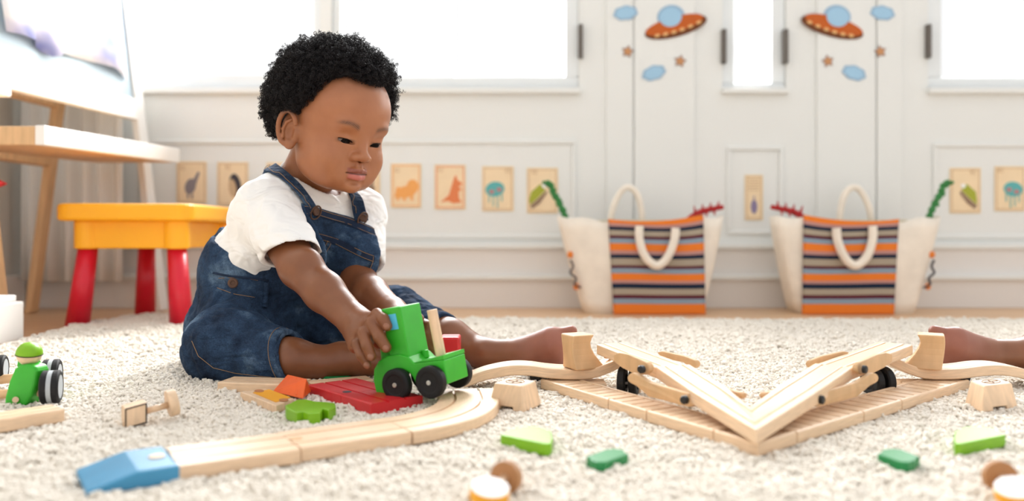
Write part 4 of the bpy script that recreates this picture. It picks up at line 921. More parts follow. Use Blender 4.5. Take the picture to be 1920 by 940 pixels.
# ears
for s in (1, -1):
    ec = np.array([s*.0680, -.001, -.0175]); tilt = rotz(s*.42)
    E_ = lambda x, y, z: ec+tilt@np.array([s*x, y, z])
    Fh.apply(elli(E_(-.004, .001, 0), (.0050, .0150, .0240), tilt), k=.004)
    rim = [E_(.004+.003*math.sin(max(0, t)), .0135*math.cos(t)-.001, .0225*math.sin(t)+.001) for t in np.linspace(.35, 4.45, 18)]
    for a, b_ in zip(rim[:-1], rim[1:]): Fh.apply(cap(a, b_, .0030, .0030), k=.0018)
    Fh.apply(elli(E_(-.0010, .0035, -.0205), (.0046, .0068, .0068), tilt), k=.005)                      # lobe
    Fh.apply(elli(E_(.0035, .0035, -.005), (.0062, .0068, .0100), tilt), k=.0015, op='s')              # concha
    for a, b_ in zip([(.002, -.006, -.012), (.0025, -.0075, -.002), (.0025, -.004, .008)], [(.0025, -.0075, -.002), (.0025, -.004, .008), (.002, .003, .013)]): Fh.apply(cap(E_(*a), E_(*b_), .0022, .0020), k=.0018)
    Fh.apply(cap(E_(-.0015, .0115, -.004), E_(-.0020, .0110, -.009), .0030, .0030), k=.005)              # tragus
# neck (towards the chest), in head coordinates
NB = P(572, 352, 1.165); nl = hl(NB[None])[0]
Fh.apply(cap((0, -.022, -.045), nl+(0, 0, .012), .036, .038), k=.014)
Fh.apply(cap((0, .012, -.058), nl+np.array([0, .012, .02]), .022, .030), k=.014)
hv, hf = Fh.mesh(1)
# tones in head coordinates
BASE = np.array(srgb(152, 97, 64)[:3]); 
def blend(col, c, w_): return col+(np.array(srgb(*c)[:3])-col)*w_[:, None]
def sm(x, a, b_): t = np.clip((x-a)/(b_-a), 0, 1); return t*t*(3-2*t)
x, y, z = hv.T; ax_ = np.abs(x); col = np.tile(BASE, (len(hv), 1))
fr = sm(y, .045, .06)
col = blend(col, (184, 120, 82), .5*sm(y, -.01, .05)*(1-sm(z, .03, .07)))  # face front paler: the brighter light on it is put into the tone
sh = np.c_[x, y, z]-np.array([0, -.010, .018]); sh = sh/np.array([.068, .082, .070]); sh /= np.linalg.norm(sh, axis=1)[:, None]
th_l = np.interp(np.degrees(np.arctan2(np.abs(sh[:, 0]), sh[:, 1])), [0, 20, 32, 47, 55, 59.5, 68, 75, 88, 97, 108, 140, 180], [.55, .58, .62, .53, .33, .17, -.02, -.18, -.17, -.30, -.68, -.72, -.70])
col = blend(col, (52, 34, 28), .75*sm(sh[:, 2], th_l-.10, th_l+.05)*(np.hypot(x, y) < .095))
for s in (1, -1):      # brows: thin arches of fine hair
    t = np.clip((ax_-.012)/.030, 0, 1); zb = .0025+.0075*np.sin(t*2.0+.25)-.001; d = np.abs(z-zb)/(.0034*(1-.5*t)+.0008)
    w_ = np.exp(-d**2)*(.72+.28*np.sin(ax_*5200+z*2600))*sm(ax_, .011, .017)*(1-sm(ax_, .036, .046))*fr
    if s == 1: col = blend(col, (62, 38, 28), np.clip(w_*.95, 0, .82))
upl = (z < -.0495)&(z > -.0562)&(ax_ < .0185)&(y > .064)
ul = np.exp(-(np.maximum(0, np.abs(z+.0528)-.0022)/.0010)**2)*(1-sm(ax_, .0145, .018))*sm(y, .066, .069)
ll = np.exp(-(np.maximum(0, np.abs(z+.0603)-.0033)/.0010)**2)*(1-sm(ax_, .012, .0165))*sm(y, .066, .0695)
col = blend(col, (140, 76, 66), np.clip(ul, 0, 1)*.8); col = blend(col, (192, 106, 98), np.clip(ll, 0, 1)*.85)
ml = np.exp(-((z+.0565)/.0009)**2)*(1-sm(ax_, .016, .019))*sm(y, .066, .069); col = blend(col, (52, 20, 18), ml*.9)  # dark line painted in for the shade between the lips
ly = np.exp(-((ax_-.025)/.0118)**6-((z+.0150)/.0030)**4)*sm(y, .05, .058); col = blend(col, (58, 34, 26), ly*.75)
SC = ((x)/.070)**2
HB, HF, HC = [hv@HR.T+HP], [hf], [col]
# ---- limbs
def limb(lo, hi, h, prims, ks=.006, smooth=1):
    Fd = Field(lo, hi, h)
    for p_ in prims:
        if len(p_) == 3 and callable(p_[0]): Fd.apply(p_, k=ks)
        else: Fd.apply(p_[0], k=p_[1], op=p_[2] if len(p_) > 2 else 'u')
    v, f = Fd.mesh(smooth); HB.append(v); HF.append(f); HC.append(np.tile(np.array(srgb(128, 78, 48)[:3]), (len(v), 1))); return v  # limbs darker than the head: their shade is put into the tone
sR, eR, wR = P(500, 395, 1.09), P(562, 503, 1.00), P(668, 606, .930)
mcp = [P(699, 600, .905), P(687, 614, .898), P(675, 631, .896), P(667, 648, .896)]
pip = [P(707, 590, .880), P(697, 606, .874), P(681, 624, .872), P(669, 645, .876)]
dip = [P(719, 599, .869), P(711, 632, .864), P(688, 648, .863), P(677, 666, .868)]
tip = [P(726, 612, .8665), P(724, 652, .8625), P(696, 668, .862), P(688, 683, .868)]
rd = [.0067, .0070, .0066, .0058]
pr = [cap(sR, eR, .030, .0245), cap(eR, eR+(wR-eR)*.45, .0245, .0235), cap(eR+(wR-eR)*.45, wR, .0235, .0175),
      (cap(wR, P(680, 618, .913), .0180, .0190), .01)]
for i in range(4): pr.append((cap(P(676, 612, .918)+(mcp[i]-mcp[1])*.35, mcp[i], .0135, .0092), .008))
pr += [(elli(eR+np.array([.012, -.012, .006]), (.017, .018, .018)), .012)]
th0, th1, th2, th3 = P(694, 626, .925), P(712, 640, .925), P(735, 628, .925), P(752, 612, .925)
pr += [(cap(th0, th1, .0105, .0085), .008), (cap(th1, th2, .0080, .0075), .004), (cap(th2, th3, .0074, .0062), .003)]
for i in range(4):
    r_ = rd[i]; pr += [(cap(mcp[i], pip[i], r_*1.12, r_), .0035 if i else .003), (cap(pip[i], dip[i], r_*1.02, r_*.94), .0016), (cap(dip[i], tip[i], r_*.96, r_*.84), .0016)]
nails = []
for i in range(4):
    dd_ = (tip[i]-dip[i]); dd_ /= np.linalg.norm(dd_); out_ = np.array([-.25, -1, .35]); out_ -= dd_*(out_@dd_); out_ /= np.linalg.norm(out_); nails.append((tip[i]+out_*rd[i]*.80+dd_*.001, dd_, out_))
# wrinkles at the wrist
cr_ = P(664, 596, .92)
rv_ = limb((-.385, .845, .035), (-.115, 1.14, .255), .0011, pr, .010)
sL, eL, wL = P(675, 400, 1.215), P(672, 532, 1.13), P(735, 586, 1.02)
hLm = [P(782, 604, .968), P(780, 618, .962), P(777, 630, .958), P(773, 642, .956)]
hLp = [P(806, 612, .948), P(806, 628, .944), P(803, 642, .942), P(797, 654, .943)]
hLt = [P(818, 630, .938), P(817, 646, .935), P(813, 657, .934), P(806, 668, .936)]
pr = [cap(sL, eL, .029, .0245), cap(eL, eL+(wL-eL)*.4, .0245, .0235), cap(eL+(wL-eL)*.4, wL, .0235, .0180), (cap(wL, P(758, 606, .985), .018, .019), .01)]
for i in range(4): pr += [(cap(P(756, 610, .985), hLm[i], .0135, .0085), .008), (cap(hLm[i], hLp[i], .0072, .0066), .003), (cap(hLp[i], hLt[i], .0066, .0056), .0016)]
pr += [(cap(P(752, 596, .985), P(776, 590, .955), .009, .0075), .005), (cap(P(776, 590, .955), P(786, 598, .94), .0074, .0062), .003)]
limb((-.29, .91, .02), (-.06, 1.26, .26), .0016, pr, .010)
# right shin and foot (crossed in front)
kR, aR, qR = P(425, 655, 1.05), P(548, 676, 1.015), P(612, 681, 1.015)
foot = [P(640, 676, 1.02), P(690, 674, 1.01), P(735, 684, .995)]
pr = [cap(P(500, 668, 1.03), aR, .030, .0275), cap(aR, qR, .0275, .0205), (cap(qR, foot[0], .0205, .0225), .008), (cap(foot[0], foot[1], .0225, .0195), .008), (cap(foot[1], foot[2], .0195, .0145), .008), (elli(P(655, 660, 1.015), (.014, .012, .010)), .008)]
for i in range(5): pr.append((cap(foot[2]+np.array([0, 0, .012-.006*i]), foot[2]+np.array([.022-.002*i, -.004, .012-.006*i]), .0058, .005), .002))
limb((-.33, .93, -.03), (-.10, 1.10, .08), .0017, pr, .008)
# left shin and foot (stretched out), toes up
def feet_tone():
    v = HB[-1]; w_ = sm(np.abs(v[:, 0]-(2*AX[0]*v[:, 1] if v[:, 0].mean() > .3 else 0))*1.0, -1, -.9)*0
    xx = v[:, 0] if v[:, 0].mean() < .3 else 2*AX[0]*v[:, 1]-v[:, 0]
    HC[-1] = blend(HC[-1], (160, 98, 82), .7*sm(xx, -.02, .05))
def legL(pf):
    a0_, a1_, a2_ = pf(P(790, 612, 1.17)), pf(P(845, 634, 1.125)), pf(P(905, 664, 1.10))
    hl_ = pf(P(925, 673, 1.10)); b1 = pf(P(985, 664, 1.085)); b2 = pf(P(1035, 651, 1.075))
    pr = [cap(a0_, a1_, .030, .0255), cap(a1_, a2_, .0265, .0195), (cap(a2_, hl_, .0195, .0190), .01), (cap(pf(P(915, 662, 1.09)), b1, .0185, .0205), .012), (cap(b1, b2, .0205, .0235), .010), (flatcap(b1, b2, (0, 1, 0), .021, .027, .6), .008)]
    for i, (py, rr, px) in enumerate([(625, .0088, 1072), (641, .0066, 1078), (653, .0062, 1077), (664, .0058, 1073), (674, .0056, 1066)]): pr.append((cap(pf(P(1045, py+3, 1.075)), pf(P(px, py-(4 if i == 0 else 0), 1.072)), rr, rr*.86), .003))
    return pr
legv = limb((-.22, 1.0, -.03), (.14, 1.22, .12), .0017, legL(lambda q_: q_), .010); feet_tone()
# trunk under the clothes joins everything
limb((-.50, .95, -.01), (-.10, 1.42, .33), .0045, [cap(P(470, 612, 1.18), P(555, 420, 1.165), .07, .06), cap(P(555, 420, 1.165), NB, .055, .036), cap(sR, sL, .03, .03), cap(P(470, 620, 1.16), kR, .045, .035), cap(kR, P(520, 670, 1.03), .035, .028), cap(P(520, 615, 1.24), P(735, 598, 1.20), .045, .034), cap(P(735, 598, 1.20), P(800, 616, 1.16), .034, .028)], .02)
boy = thing('person', 'toddler with short curly black hair in white t-shirt and denim dungarees, sitting on the rug', 'person', (-.34, 1.15, 0))
def paint(o, col):
    me = o.data; a = me.color_attributes.new('tone', 'FLOAT_COLOR', 'POINT'); c4 = np.c_[np.clip(col, 0, 1), np.ones(len(col))].astype(np.float32); a.data.foreach_set('color', c4.ravel())
def big(name, Vs, Fs, material, parent, col=None):
    off = 0; F = []
    for v, f in zip(Vs, Fs): F.append(f+off); off += len(v)
    V = np.vstack(Vs)-(ORG[parent] if parent is not None else 0); F = np.vstack(F); me = bpy.data.meshes.new(name)
    me.vertices.add(len(V)); me.vertices.foreach_set('co', V.astype(np.float32).ravel()); k = F.shape[1]
    me.loops.add(F.size); me.loops.foreach_set('vertex_index', F.astype(np.int32).ravel()); me.polygons.add(len(F)); me.polygons.foreach_set('loop_start', np.arange(0, F.size, k, dtype=np.int32))
    me.polygons.foreach_set('use_smooth', np.ones(len(F), bool)); me.update(calc_edges=True); me.validate(); me.materials.append(MATS[material])
    o = bpy.data.objects.new(name, me); C.objects.link(o)
    if parent is not None: o.parent = parent; ORG[o] = ORG[parent]
    else: ORG[o] = np.zeros(3)
    if col is not None: paint(o, np.vstack(col))
    return o
body = big('body', HB, HF, 'skin', boy, HC)
for c_, d_, o_ in nails:
    u = np.cross(d_, o_); ang = np.arange(16)*PI/8; ring = [c_+d_*.0038*math.cos(t)+u*.0034*math.sin(t)-o_*.0009*abs(math.sin(t)) for t in ang]
    V, F = prism(ring, o_*.0006); n_ = mk('fingernail', V, F, 'nail' if 'nail' in MATS else 'fig_rust', body, True)
# eyes
for s in (1, -1):
    c_ = hw((s*.0245, .0548, -.0145)); e_ = mk('eye', *sphere(c_, .0126, 28, 20), 'eye_white_shaded', boy, True); e_['label'] = 'dark eye looking down at the truck'
    g_ = HR@np.array([s*.02-.03, 1.0, -.34]); g_ /= np.linalg.norm(g_)
    mk('iris', *sphere(c_+g_*.0002, .01275, 24, 8, .80, 1, axis=g_), 'iris', e_, True)
    pts_ = []
    for t in np.linspace(-1, 1, 9): pts_.append(hw((s*.0252+t*.0128, .0680-.0052*t*t-(s*t)*.0030, -.0128-.0026*t*t+s*t*.0018)))
    mk('eyelashes', *tube(pts_, [.0003]+[.0007]*7+[.0003], 5), 'iris', e_, True)
# second bare foot at the right picture edge (the photograph repeats that side)
HB, HF, HC = [], [], []
limb(tuple(mirr((.14, 1.0, -.03))*np.array([1, 1, 1])+np.array([0, 0, 0])) if 0 else (.44, 1.0, -.03), (.90, 1.22, .12), .0017, legL(mirr), .010); feet_tone()
p2 = thing('person', 'bare foot and lower leg of a second child reaching in at the right picture edge', 'person', (.75, 1.09, 0))
big('body', HB, HF, 'skin', p2, HC)
# ---- clothes
TR = np.array([-.64, -.74, 0.0]); TR /= np.linalg.norm(TR)       # his right
tb0, tb1 = P(478, 600, 1.18), P(575, 375, 1.165); TU = tb1-tb0; TU /= np.linalg.norm(TU); TF = np.cross(TU, TR)      # up, front
TF /= np.linalg.norm(TF); TR = np.cross(TF, TU); TM = np.c_[TR, TF, TU]
if TF[0] < 0: raise RuntimeError('torso frame')
def wr(sc, am, sx=1, sy=1, sz=1, ph=0):
    """soft cloth folds"""
    def f(X, Y, Z):
        return am*(np.sin(sc*(sx*X+.6*sz*Z)+2.2*np.sin(.5*sc*(sy*Y+Z*.7)+ph))*.6+.4*np.sin(1.9*sc*(sy*Y-.5*sx*X)+1.7*np.sin(sc*.8*Z+ph)))
    def g(X, Y, Z):
        q = f(X, Y, Z)/am; return am*(q*.6-.9*np.exp(-(q/.35)**2)*.6)
    return g
def wrap(prim, f, e=.004):
    fn, lo, hi = prim; return (lambda X, Y, Z: fn(X, Y, Z)+f(X, Y, Z)), lo-e, hi+e
belly, chest = P(505, 512, 1.165), P(558, 425, 1.165)
Fs = Field((-.50, .94, .04), (-.14, 1.36, .33), .0019)
fold = wr(95, .0026); fold2 = wr(190, .0010, 1, 1, 1.5, 1.0)
both_f = lambda X, Y, Z: fold(X, Y, Z)+fold2(X, Y, Z)
def torso_prims(o):
    return [(elli(belly+np.array([-.006, 0, 0]), np.array([.090, .072, .085])+o, TM), .02), (elli(chest, np.array([.088, .066, .072])+o, TM), .03), (elli(P(578, 375, 1.16), np.array([.074, .048, .040])+o, TM), .03)]
for p_, k in torso_prims(0): Fs.apply(wrap(p_, both_f), k=k)
shR = sR+(eR-sR)*.78; shL = sL+(eL-sL)*.66
sf = wr(120, .0024, 1, .4, 1.4)
Fs.apply(wrap(cap(sR+np.array([.008, .01, 0]), sR, .040, .040), sf), k=.025); Fs.apply(wrap(cap(sR, shR, .040, .0375), sf), k=.012)
Fs.apply(wrap(cap(P(478, 420, 1.10), P(474, 474, 1.09), .034, .024), sf), k=.02)
Fs.apply(wrap(cap(sL, shL, .038, .037), sf), k=.02)
Fs.apply(wrap(cap(NB+np.array([.0, 0, -.020]), sR, .040, .034), fold), k=.02); Fs.apply(wrap(cap(NB+np.array([0, 0, -.020]), sL, .040, .034), fold), k=.02)
# sleeve ends: cut square to the arm, hollow inside
def halfcut(c, nrm_, r_):
    c = np.array(c); nrm_ = np.array(nrm_)/np.linalg.norm(nrm_)
    def fn(X, Y, Z):
        px, py, pz = X-c[0], Y-c[1], Z-c[2]; pl_ = -(px*nrm_[0]+py*nrm_[1]+pz*nrm_[2]); ball = np.sqrt(px*px+py*py+pz*pz)-r_; return np.maximum(pl_, ball)
    return fn, c-r_, c+r_
dR = (eR-sR)/np.linalg.norm(eR-sR); dL = (eL-sL)/np.linalg.norm(eL-sL)
hemR = sR+dR*.106; hemL = sL+dL*.096
cutR = np.array([.22, -.40, -.89])
Fs.apply(halfcut(hemR, cutR, .050), k=.0015, op='s'); Fs.apply(halfcut(hemL, dL, .050), k=.0015, op='s')
Fs.apply(cap(hemR-dR*.02, hemR+dR*.03, .031, .033), k=.002, op='s'); Fs.apply(cap(hemL-dL*.02, hemL+dL*.03, .029, .031), k=.002, op='s')
# neck opening
nd = (hw((0, -.02, -.06))-NB); nd /= np.linalg.norm(nd)
NC = NB-TF*.006
Fs.apply(halfcut(NC+nd*.019, nd, .055), k=.002, op='s'); Fs.apply(cap(NC-nd*.03, NC+nd*.03, .0340, .0365), k=.002, op='s')
sv, sf_ = Fs.mesh(2); shirt = big('tshirt', [sv], [sf_], 'shirt', boy); shirt['label'] = 'white short-sleeved t-shirt'
ringc = NC+nd*.017; u, v, d_ = frame_of(nd); mk('collar', *tube([ringc+(.0378)*(math.cos(t)*u+math.sin(t)*v)-nd*.001 for t in np.arange(48)*PI/24], .0032, 8, True), 'shirt', shirt, True)
for hc2, dd2, rr2, nm in ((hemR-dR*.006, cutR/np.linalg.norm(cutR), .0385, 1), (hemL-dL*.006, dL, .0375, 2)):
    pass
# dungarees: legs and seat
Fp = Field((-.50, .93, -.03), (-.03, 1.38, .33), .0019)
df = wr(105, .0028, 1, 1, 1, .5); df2 = wr(230, .0011, 1.2, .8, 1, 2.); dfn = lambda X, Y, Z: df(X, Y, Z)+df2(X, Y, Z)
hipR, hipL = P(452, 612, 1.13), P(520, 615, 1.22); kL = P(742, 596, 1.205); cL = P(835, 634, 1.128)
def planecap(prim, c, n_):    # keep only the part below the plane through c with normal n_
    fn, lo, hi = prim; c = np.array(c); n_ = np.array(n_)/np.linalg.norm(n_)
    return (lambda X, Y, Z: np.maximum(fn(X, Y, Z), (X-c[0])*n_[0]+(Y-c[1])*n_[1]+(Z-c[2])*n_[2])), lo, hi
waist = P(500, 500, 1.165)+TU*.016
def pants_waist(o): return [planecap(wrap(q_, dfn), waist, TU) for q_, k in torso_prims(o)]
for q_ in pants_waist(.005): Fp.apply(q_, k=.006)
for q_, k in [(elli(P(462, 612, 1.17), (.082, .085, .062)), .02), (cap(hipR, kR+np.array([.006, 0, 0]), .062, .048), .03), (cap(kR, aR, .0475, .035), .025),
              (elli(kR+np.array([.0, -.002, .004]), (.050, .046, .043)), .02), (cap(hipL, kL, .056, .044), .02), (cap(kL, cL, .044, .031), .015)]: Fp.apply(wrap(q_, dfn), k=k)
# cuffs
cdR = aR-kR; cdR /= np.linalg.norm(cdR); cdL = cL-kL; cdL /= np.linalg.norm(cdL)
cutd = cdR+np.array([.0, 0, .45]); cutd /= np.linalg.norm(cutd)
Fp.apply(halfcut(aR+cdR*.006, cutd, .06), k=.001, op='s'); Fp.apply(halfcut(cL+cdL*.004, cdL+np.array([0, 0, .4]), .05), k=.001, op='s')
Fp.apply(cap(aR-cdR*.03, aR+cdR*.03, .0300, .0310), k=.001, op='s'); Fp.apply(cap(cL-cdL*.02, cL+cdL*.03, .0272, .0285), k=.001, op='s')
# bib, shoulder straps, side openings: shells over the shirt
def tl(V): return (np.asarray(V)-chest)@TM             # local (right, front, up) about the chest
prs = torso_prims(.0)
def fsmin(a, b_, k): h = np.clip(.5+.5*(b_-a)/k, 0, 1); return b_+(a-b_)*h-k*h*(1-h)
def body_d(X, Y, Z):
    d = None
    for (fn, lo, hi), k in prs:
        e = fn(X, Y, Z); d = e if d is None else fsmin(d, e, k)
    for a, b_, ra, rb in ((sR, shR, .040, .0375), (NB+np.array([0, 0, -.02]), sR, .040, .034), (NB+np.array([0, 0, -.02]), sL, .040, .034), (sL, shL, .038, .037)): d = fsmin(d, cap(a, b_, ra, rb)[0](X, Y, Z), .02)
    return d+both_f(X, Y, Z)
def bib_fn(th, box2, front=1):
    x0, x1, z0, z1 = box2
    def fn(X, Y, Z):
        px, py, pz = X-chest[0], Y-chest[1], Z-chest[2]
        a = px*TR[0]+py*TR[1]+pz*TR[2]; b_ = px*TF[0]+py*TF[1]+pz*TF[2]; c = px*TU[0]+py*TU[1]+pz*TU[2]
        lim = np.where(c < -.055, (-.055-c)*.9, 0)
        inn = np.maximum(np.maximum(x0-lim-a, a-x1-lim), np.maximum(z0-c, c-z1))
        return np.maximum(np.maximum(body_d(X, Y, Z)-th, -body_d(X, Y, Z)-.003), np.maximum(inn, -front*b_))
    return fn, chest-.15, chest+.15
Fp.apply(bib_fn(.0048, (-.058, .058, -.13, .046)), k=.0015)
Fp.apply(bib_fn(.0052, (-.085, .085, -.16, -.040), -1), k=.0015)
pv_, pf_ = Fp.mesh(1); dung = big('dungarees', [pv_], [pf_], 'denim', boy); dung['label'] = 'blue denim dungarees with a bib and rolled cuffs'
def surf(p_, off, extra=None):
    """nearest point on the shirt surface, off above it, and the normal"""
    p_ = np.array(p_, float); e = 1e-4
    for it in range(14):
        d = float(body_d(*[np.array([q_]) for q_ in p_])[0]); g = np.array([(float(body_d(*[np.array([q_]) for q_ in p_+e*np.eye(3)[i]])[0])-d)/e for i in range(3)]); g /= np.linalg.norm(g)+1e-9; p_ = p_-g*(d-off)
    return p_, g
def tp(a, c, front=1, off=.006): return surf(chest+TR*a+TF*(.08*front)+TU*c, off)
def ribbon(name, pts, width, th, material, parent, off):
    """flat band lying on the shirt along pts"""
    S_ = [surf(p_, off) for p_ in pts]; n = len(S_); V = []
    Q_ = np.array([q_[0] for q_ in S_]); G_ = np.array([q_[1] for q_ in S_])
    for it in range(6): Q_[1:-1] = (Q_[:-2]+Q_[2:]+2*Q_[1:-1])/4; G_[1:-1] = (G_[:-2]+G_[2:]+2*G_[1:-1])/4
    S_ = [(Q_[i], G_[i]/np.linalg.norm(G_[i])) for i in range(n)]
    for i, (p_, g) in enumerate(S_):
        t = S_[min(i+1, n-1)][0]-S_[max(i-1, 0)][0]; t /= np.linalg.norm(t); s = np.cross(t, g); s /= np.linalg.norm(s); g2 = np.cross(s, t)
        for a, b_ in ((-1, 0), (-1, 1), (1, 1), (1, 0)): V.append(p_+s*a*width/2+g2*(b_*th)*(1 if np.dot(g2, g) > 0 else -1))
    F = [(i*4+k, i*4+(k+1) % 4, (i+1)*4+(k+1) % 4, (i+1)*4+k) for i in range(n-1) for k in range(4)]+[(3, 2, 1, 0), (n*4-4, n*4-3, n*4-2, n*4-1)]
    return mk(name, V, F, material, parent, False, bev=.0006)
def stitch(name, pts, off, parent=dung, r_=.0004): S_ = [surf(p_, off)[0] for p_ in pts]; return mk(name, *tube(S_, r_, 5), 'lip_thread', parent, True)
def lin(a, b_, n): return [np.array(a)+(np.array(b_)-np.array(a))*t for t in np.linspace(0, 1, n)]
def L3(a, c, f=1): return chest+TR*a+TF*.075*f+TU*c
from mathutils.bvhtree import BVHTree
sbvh = BVHTree.FromPolygons(sv.tolist(), sf_.tolist())
def scast(px, py):
    h = sbvh.ray_cast(Vector((0, 0, CH)), Vector(((px-960)/FPX, 1, -(py-YH)/FPX)).normalized()); return np.array(h[0]) if h[0] is not None else None
for s in (1, -1):
    AA = .052 if s == 1 else .046
    pix = [(585, 404), (577, 388), (566, 370), (552, 353), (536, 339), (520, 328), (505, 322)] if s == 1 else [(677, 418), (671, 398), (665, 380), (661, 368)]
    path = [q_ for q_ in (scast(*p_) for p_ in pix) if q_ is not None and q_[1] < 1.3]
    path += [chest+TR*s*.050-TF*.040+TU*.070, chest+TR*s*.044-TF*.07+TU*.040, chest+TR*s*.030-TF*.08+TU*.0, chest+TR*s*.028-TF*.08+TU*-.045]
    pp = []
    for a, b_ in zip(path[:-1], path[1:]): pp += [a+(b_-a)*t for t in (0, .33, .66)]
    o = ribbon('strap', pp+[path[-1]], .020, .0022, 'denim', dung, .0055)
    q_, g = surf(path[0]+TU*.006, .0085); bt = mk('button', *cyl(q_-g*.001, q_+g*.0022, .0062, 24, prof=[(0, .0062), (.7, .0062), (1, .0052), (1, .003), (.8, .0026)]), 'button_metal', dung); mk('rivet', *cyl(q_-g*.0, q_+g*.0026, .0016, 12), 'button_metal', bt) if 0 else None
    ring = [q_+g*.001+.0078*(math.cos(t)*TR+math.sin(t)*TU*1.25)-TU*.002 for t in np.arange(24)*PI/12]; mk('buckle', *tube(ring, .0012, 6, True), 'button_metal', dung, True)
    stitch('stitching', [p_+TR*.008 for p_ in pp[2:-6]], .0082)
bvh = BVHTree.FromPolygons(pv_.tolist(), pf_.tolist())
# bib pocket, hems and stitching
def rp(a, c, off):
    o0 = chest+TR*a+TU*c+TF*.2; h = bvh.ray_cast(Vector(o0), Vector(-TF))
    return (np.array(h[0])+TF*off) if h[0] is not None else surf(L3(a, c), off+.005)[0]
def patch(name, a0, a1, c0, c1, off, th, material, n=8, lab=None):
    V = []; F = []
    for k in (0, 1):
        for j in range(n+1):
            for i in range(n+1): V.append(rp(a0+(a1-a0)*i/n, c0+(c1-c0)*j/n, off+th*k))
    m_ = n+1; S0 = m_*m_
    for j in range(n):
        for i in range(n): a = j*m_+i; F.append((a, a+m_, a+m_+1, a+1)); F.append((S0+a, S0+a+1, S0+a+m_+1, S0+a+m_))
    rim = [i for i in range(m_)]+[j*m_+n for j in range(1, m_)]+[n*m_+i for i in range(n-1, -1, -1)]+[j*m_ for j in range(n-1, 0, -1)]
    for a, b_ in zip(rim, rim[1:]+rim[:1]): F.append((a, b_, S0+b_, S0+a))
    return mk(name, V, F, material, dung, True)
patch('pocket', -.044, .044, -.045, .014, -.001, .0026, 'denim')
patch('pocket_hem', -.045, .045, .006, .015, .0004, .0026, 'denim_dark')
patch('bib_hem', -.056, .056, .036, .0445, -.001, .0026, 'denim_dark')
patch('label_patch', .020, .040, -.038, -.012, .0008, .0016, 'cloth_khaki')
for a, b_ in (((-.044, .007), (.044, .007)), ((-.044, .014), (.044, .014)), ((-.043, -.044), (.043, -.044)), ((-.043, -.044), (-.043, .013)), ((.043, -.044), (.043, .013)), ((-.057, .038), (.057, .038)), ((-.004, -.044), (-.004, .008)), ((.002, -.044), (.002, .008)), ((-.057, .045), (.057, .045))):
    mk('stitching', *tube([rp(a[0]+(b_[0]-a[0])*t, a[1]+(b_[1]-a[1])*t, .0030 if a[1] < .03 else .0018) for t in np.linspace(0, 1, 14)], .0004, 5), 'lip_thread', dung, True)
def psurf(p_, off):
    """project onto the dungarees mesh"""
    i = np.argmin(((pv_-p_)**2).sum(1)); return pv_[i]
def cast(px, py):
    o0 = Vector((0, 0, CH)); d0 = Vector(((px-960)/FPX, 1, -(py-YH)/FPX)).normalized(); h = bvh.ray_cast(o0, d0)
    return (np.array(h[0]), np.array(h[1])) if h[0] is not None else (None, None)
def seam(name, pix, r_=.00045, off=.0003, material='lip_thread', k=4):
    pts_ = []
    for a, b_ in zip(pix[:-1], pix[1:]):
        for t in np.arange(k)/k:
            q_, n_ = cast(a[0]+(b_[0]-a[0])*t, a[1]+(b_[1]-a[1])*t)
            if q_ is not None: pts_.append(q_+n_*off)
    if len(pts_) > 3 and max(np.linalg.norm(np.diff(pts_, axis=0), axis=1)) < .03: mk(name, *tube(pts_, r_, 5), material, dung, True)
seam('stitching', [(360, 640), (372, 668), (400, 690), (440, 700), (490, 706), (515, 708)])
seam('stitching', [(548, 640), (540, 662), (528, 684), (514, 706)]); 
seam('stitching', [(407, 540), (440, 552), (490, 560)]); seam('stitching', [(410, 522), (450, 520), (495, 528)])
seam('waistband', [(400, 512), (430, 518), (470, 522), (515, 528)], .0016, .0006, 'denim_dark')
for px, py in ((437, 531),):
    q_, n_ = cast(px, py)
    if q_ is not None: mk('button', *cyl(q_-n_*.001, q_+n_*.0026, .0068, 24, prof=[(0, .0068), (.7, .0068), (1, .0056), (1, .0034), (.7, .0028)]), 'button_metal', dung)
bl_ = [cast(x_, y_) for x_, y_ in ((500, 530), (499, 545), (497, 560), (495, 578))]
if all(q_[0] is not None for q_ in bl_): mk('belt_loop', *tube([q_+n_*.0015 for q_, n_ in bl_], .0034, 8), 'denim', dung, True)
# cuffs as rolled rings
for c_, cd_, nn, r_ in ((aR, cdR, cutd, .0350), (cL, cdL, cdL+np.array([0, 0, .4]), .0312)):
    nn = nn/np.linalg.norm(nn); u, v, d_ = frame_of(nn); pts_ = []
    for t in np.arange(40)*PI/20:
        rdv = math.cos(t)*u+math.sin(t)*v; 
        # ring on the cut plane, at distance r_ from the leg axis
        perp = rdv-cd_*np.dot(rdv, cd_); kk = r_/max(.4, np.linalg.norm(perp)); pts_.append(c_+cd_*.004+rdv*kk)
    band = [np.array(pts_)-cd_*t for t in (.0, .0005, .0095, .0105)]; ctr_ = [np.mean(b_, 0) for b_ in band]; V = []
    for b_, c2_, g_ in zip(band, ctr_, (1.0, 1.075, 1.095, 1.03)): V.append(c2_+(b_-c2_)*g_)
    n_ = len(pts_); F = [(k*n_+i, k*n_+(i+1) % n_, (k+1)*n_+(i+1) % n_, (k+1)*n_+i) for k in range(3) for i in range(n_)]
    o = mk('cuff', np.vstack(V), F, 'denim', dung, True); md = o.modifiers.new('s', 'SOLIDIFY'); md.thickness = .0016; md.offset = 0
    mk('stitching', *tube(V[2]+cd_*.0015+(V[2]-ctr_[2])*.02, .0004, 5, True), 'lip_thread', o, True)
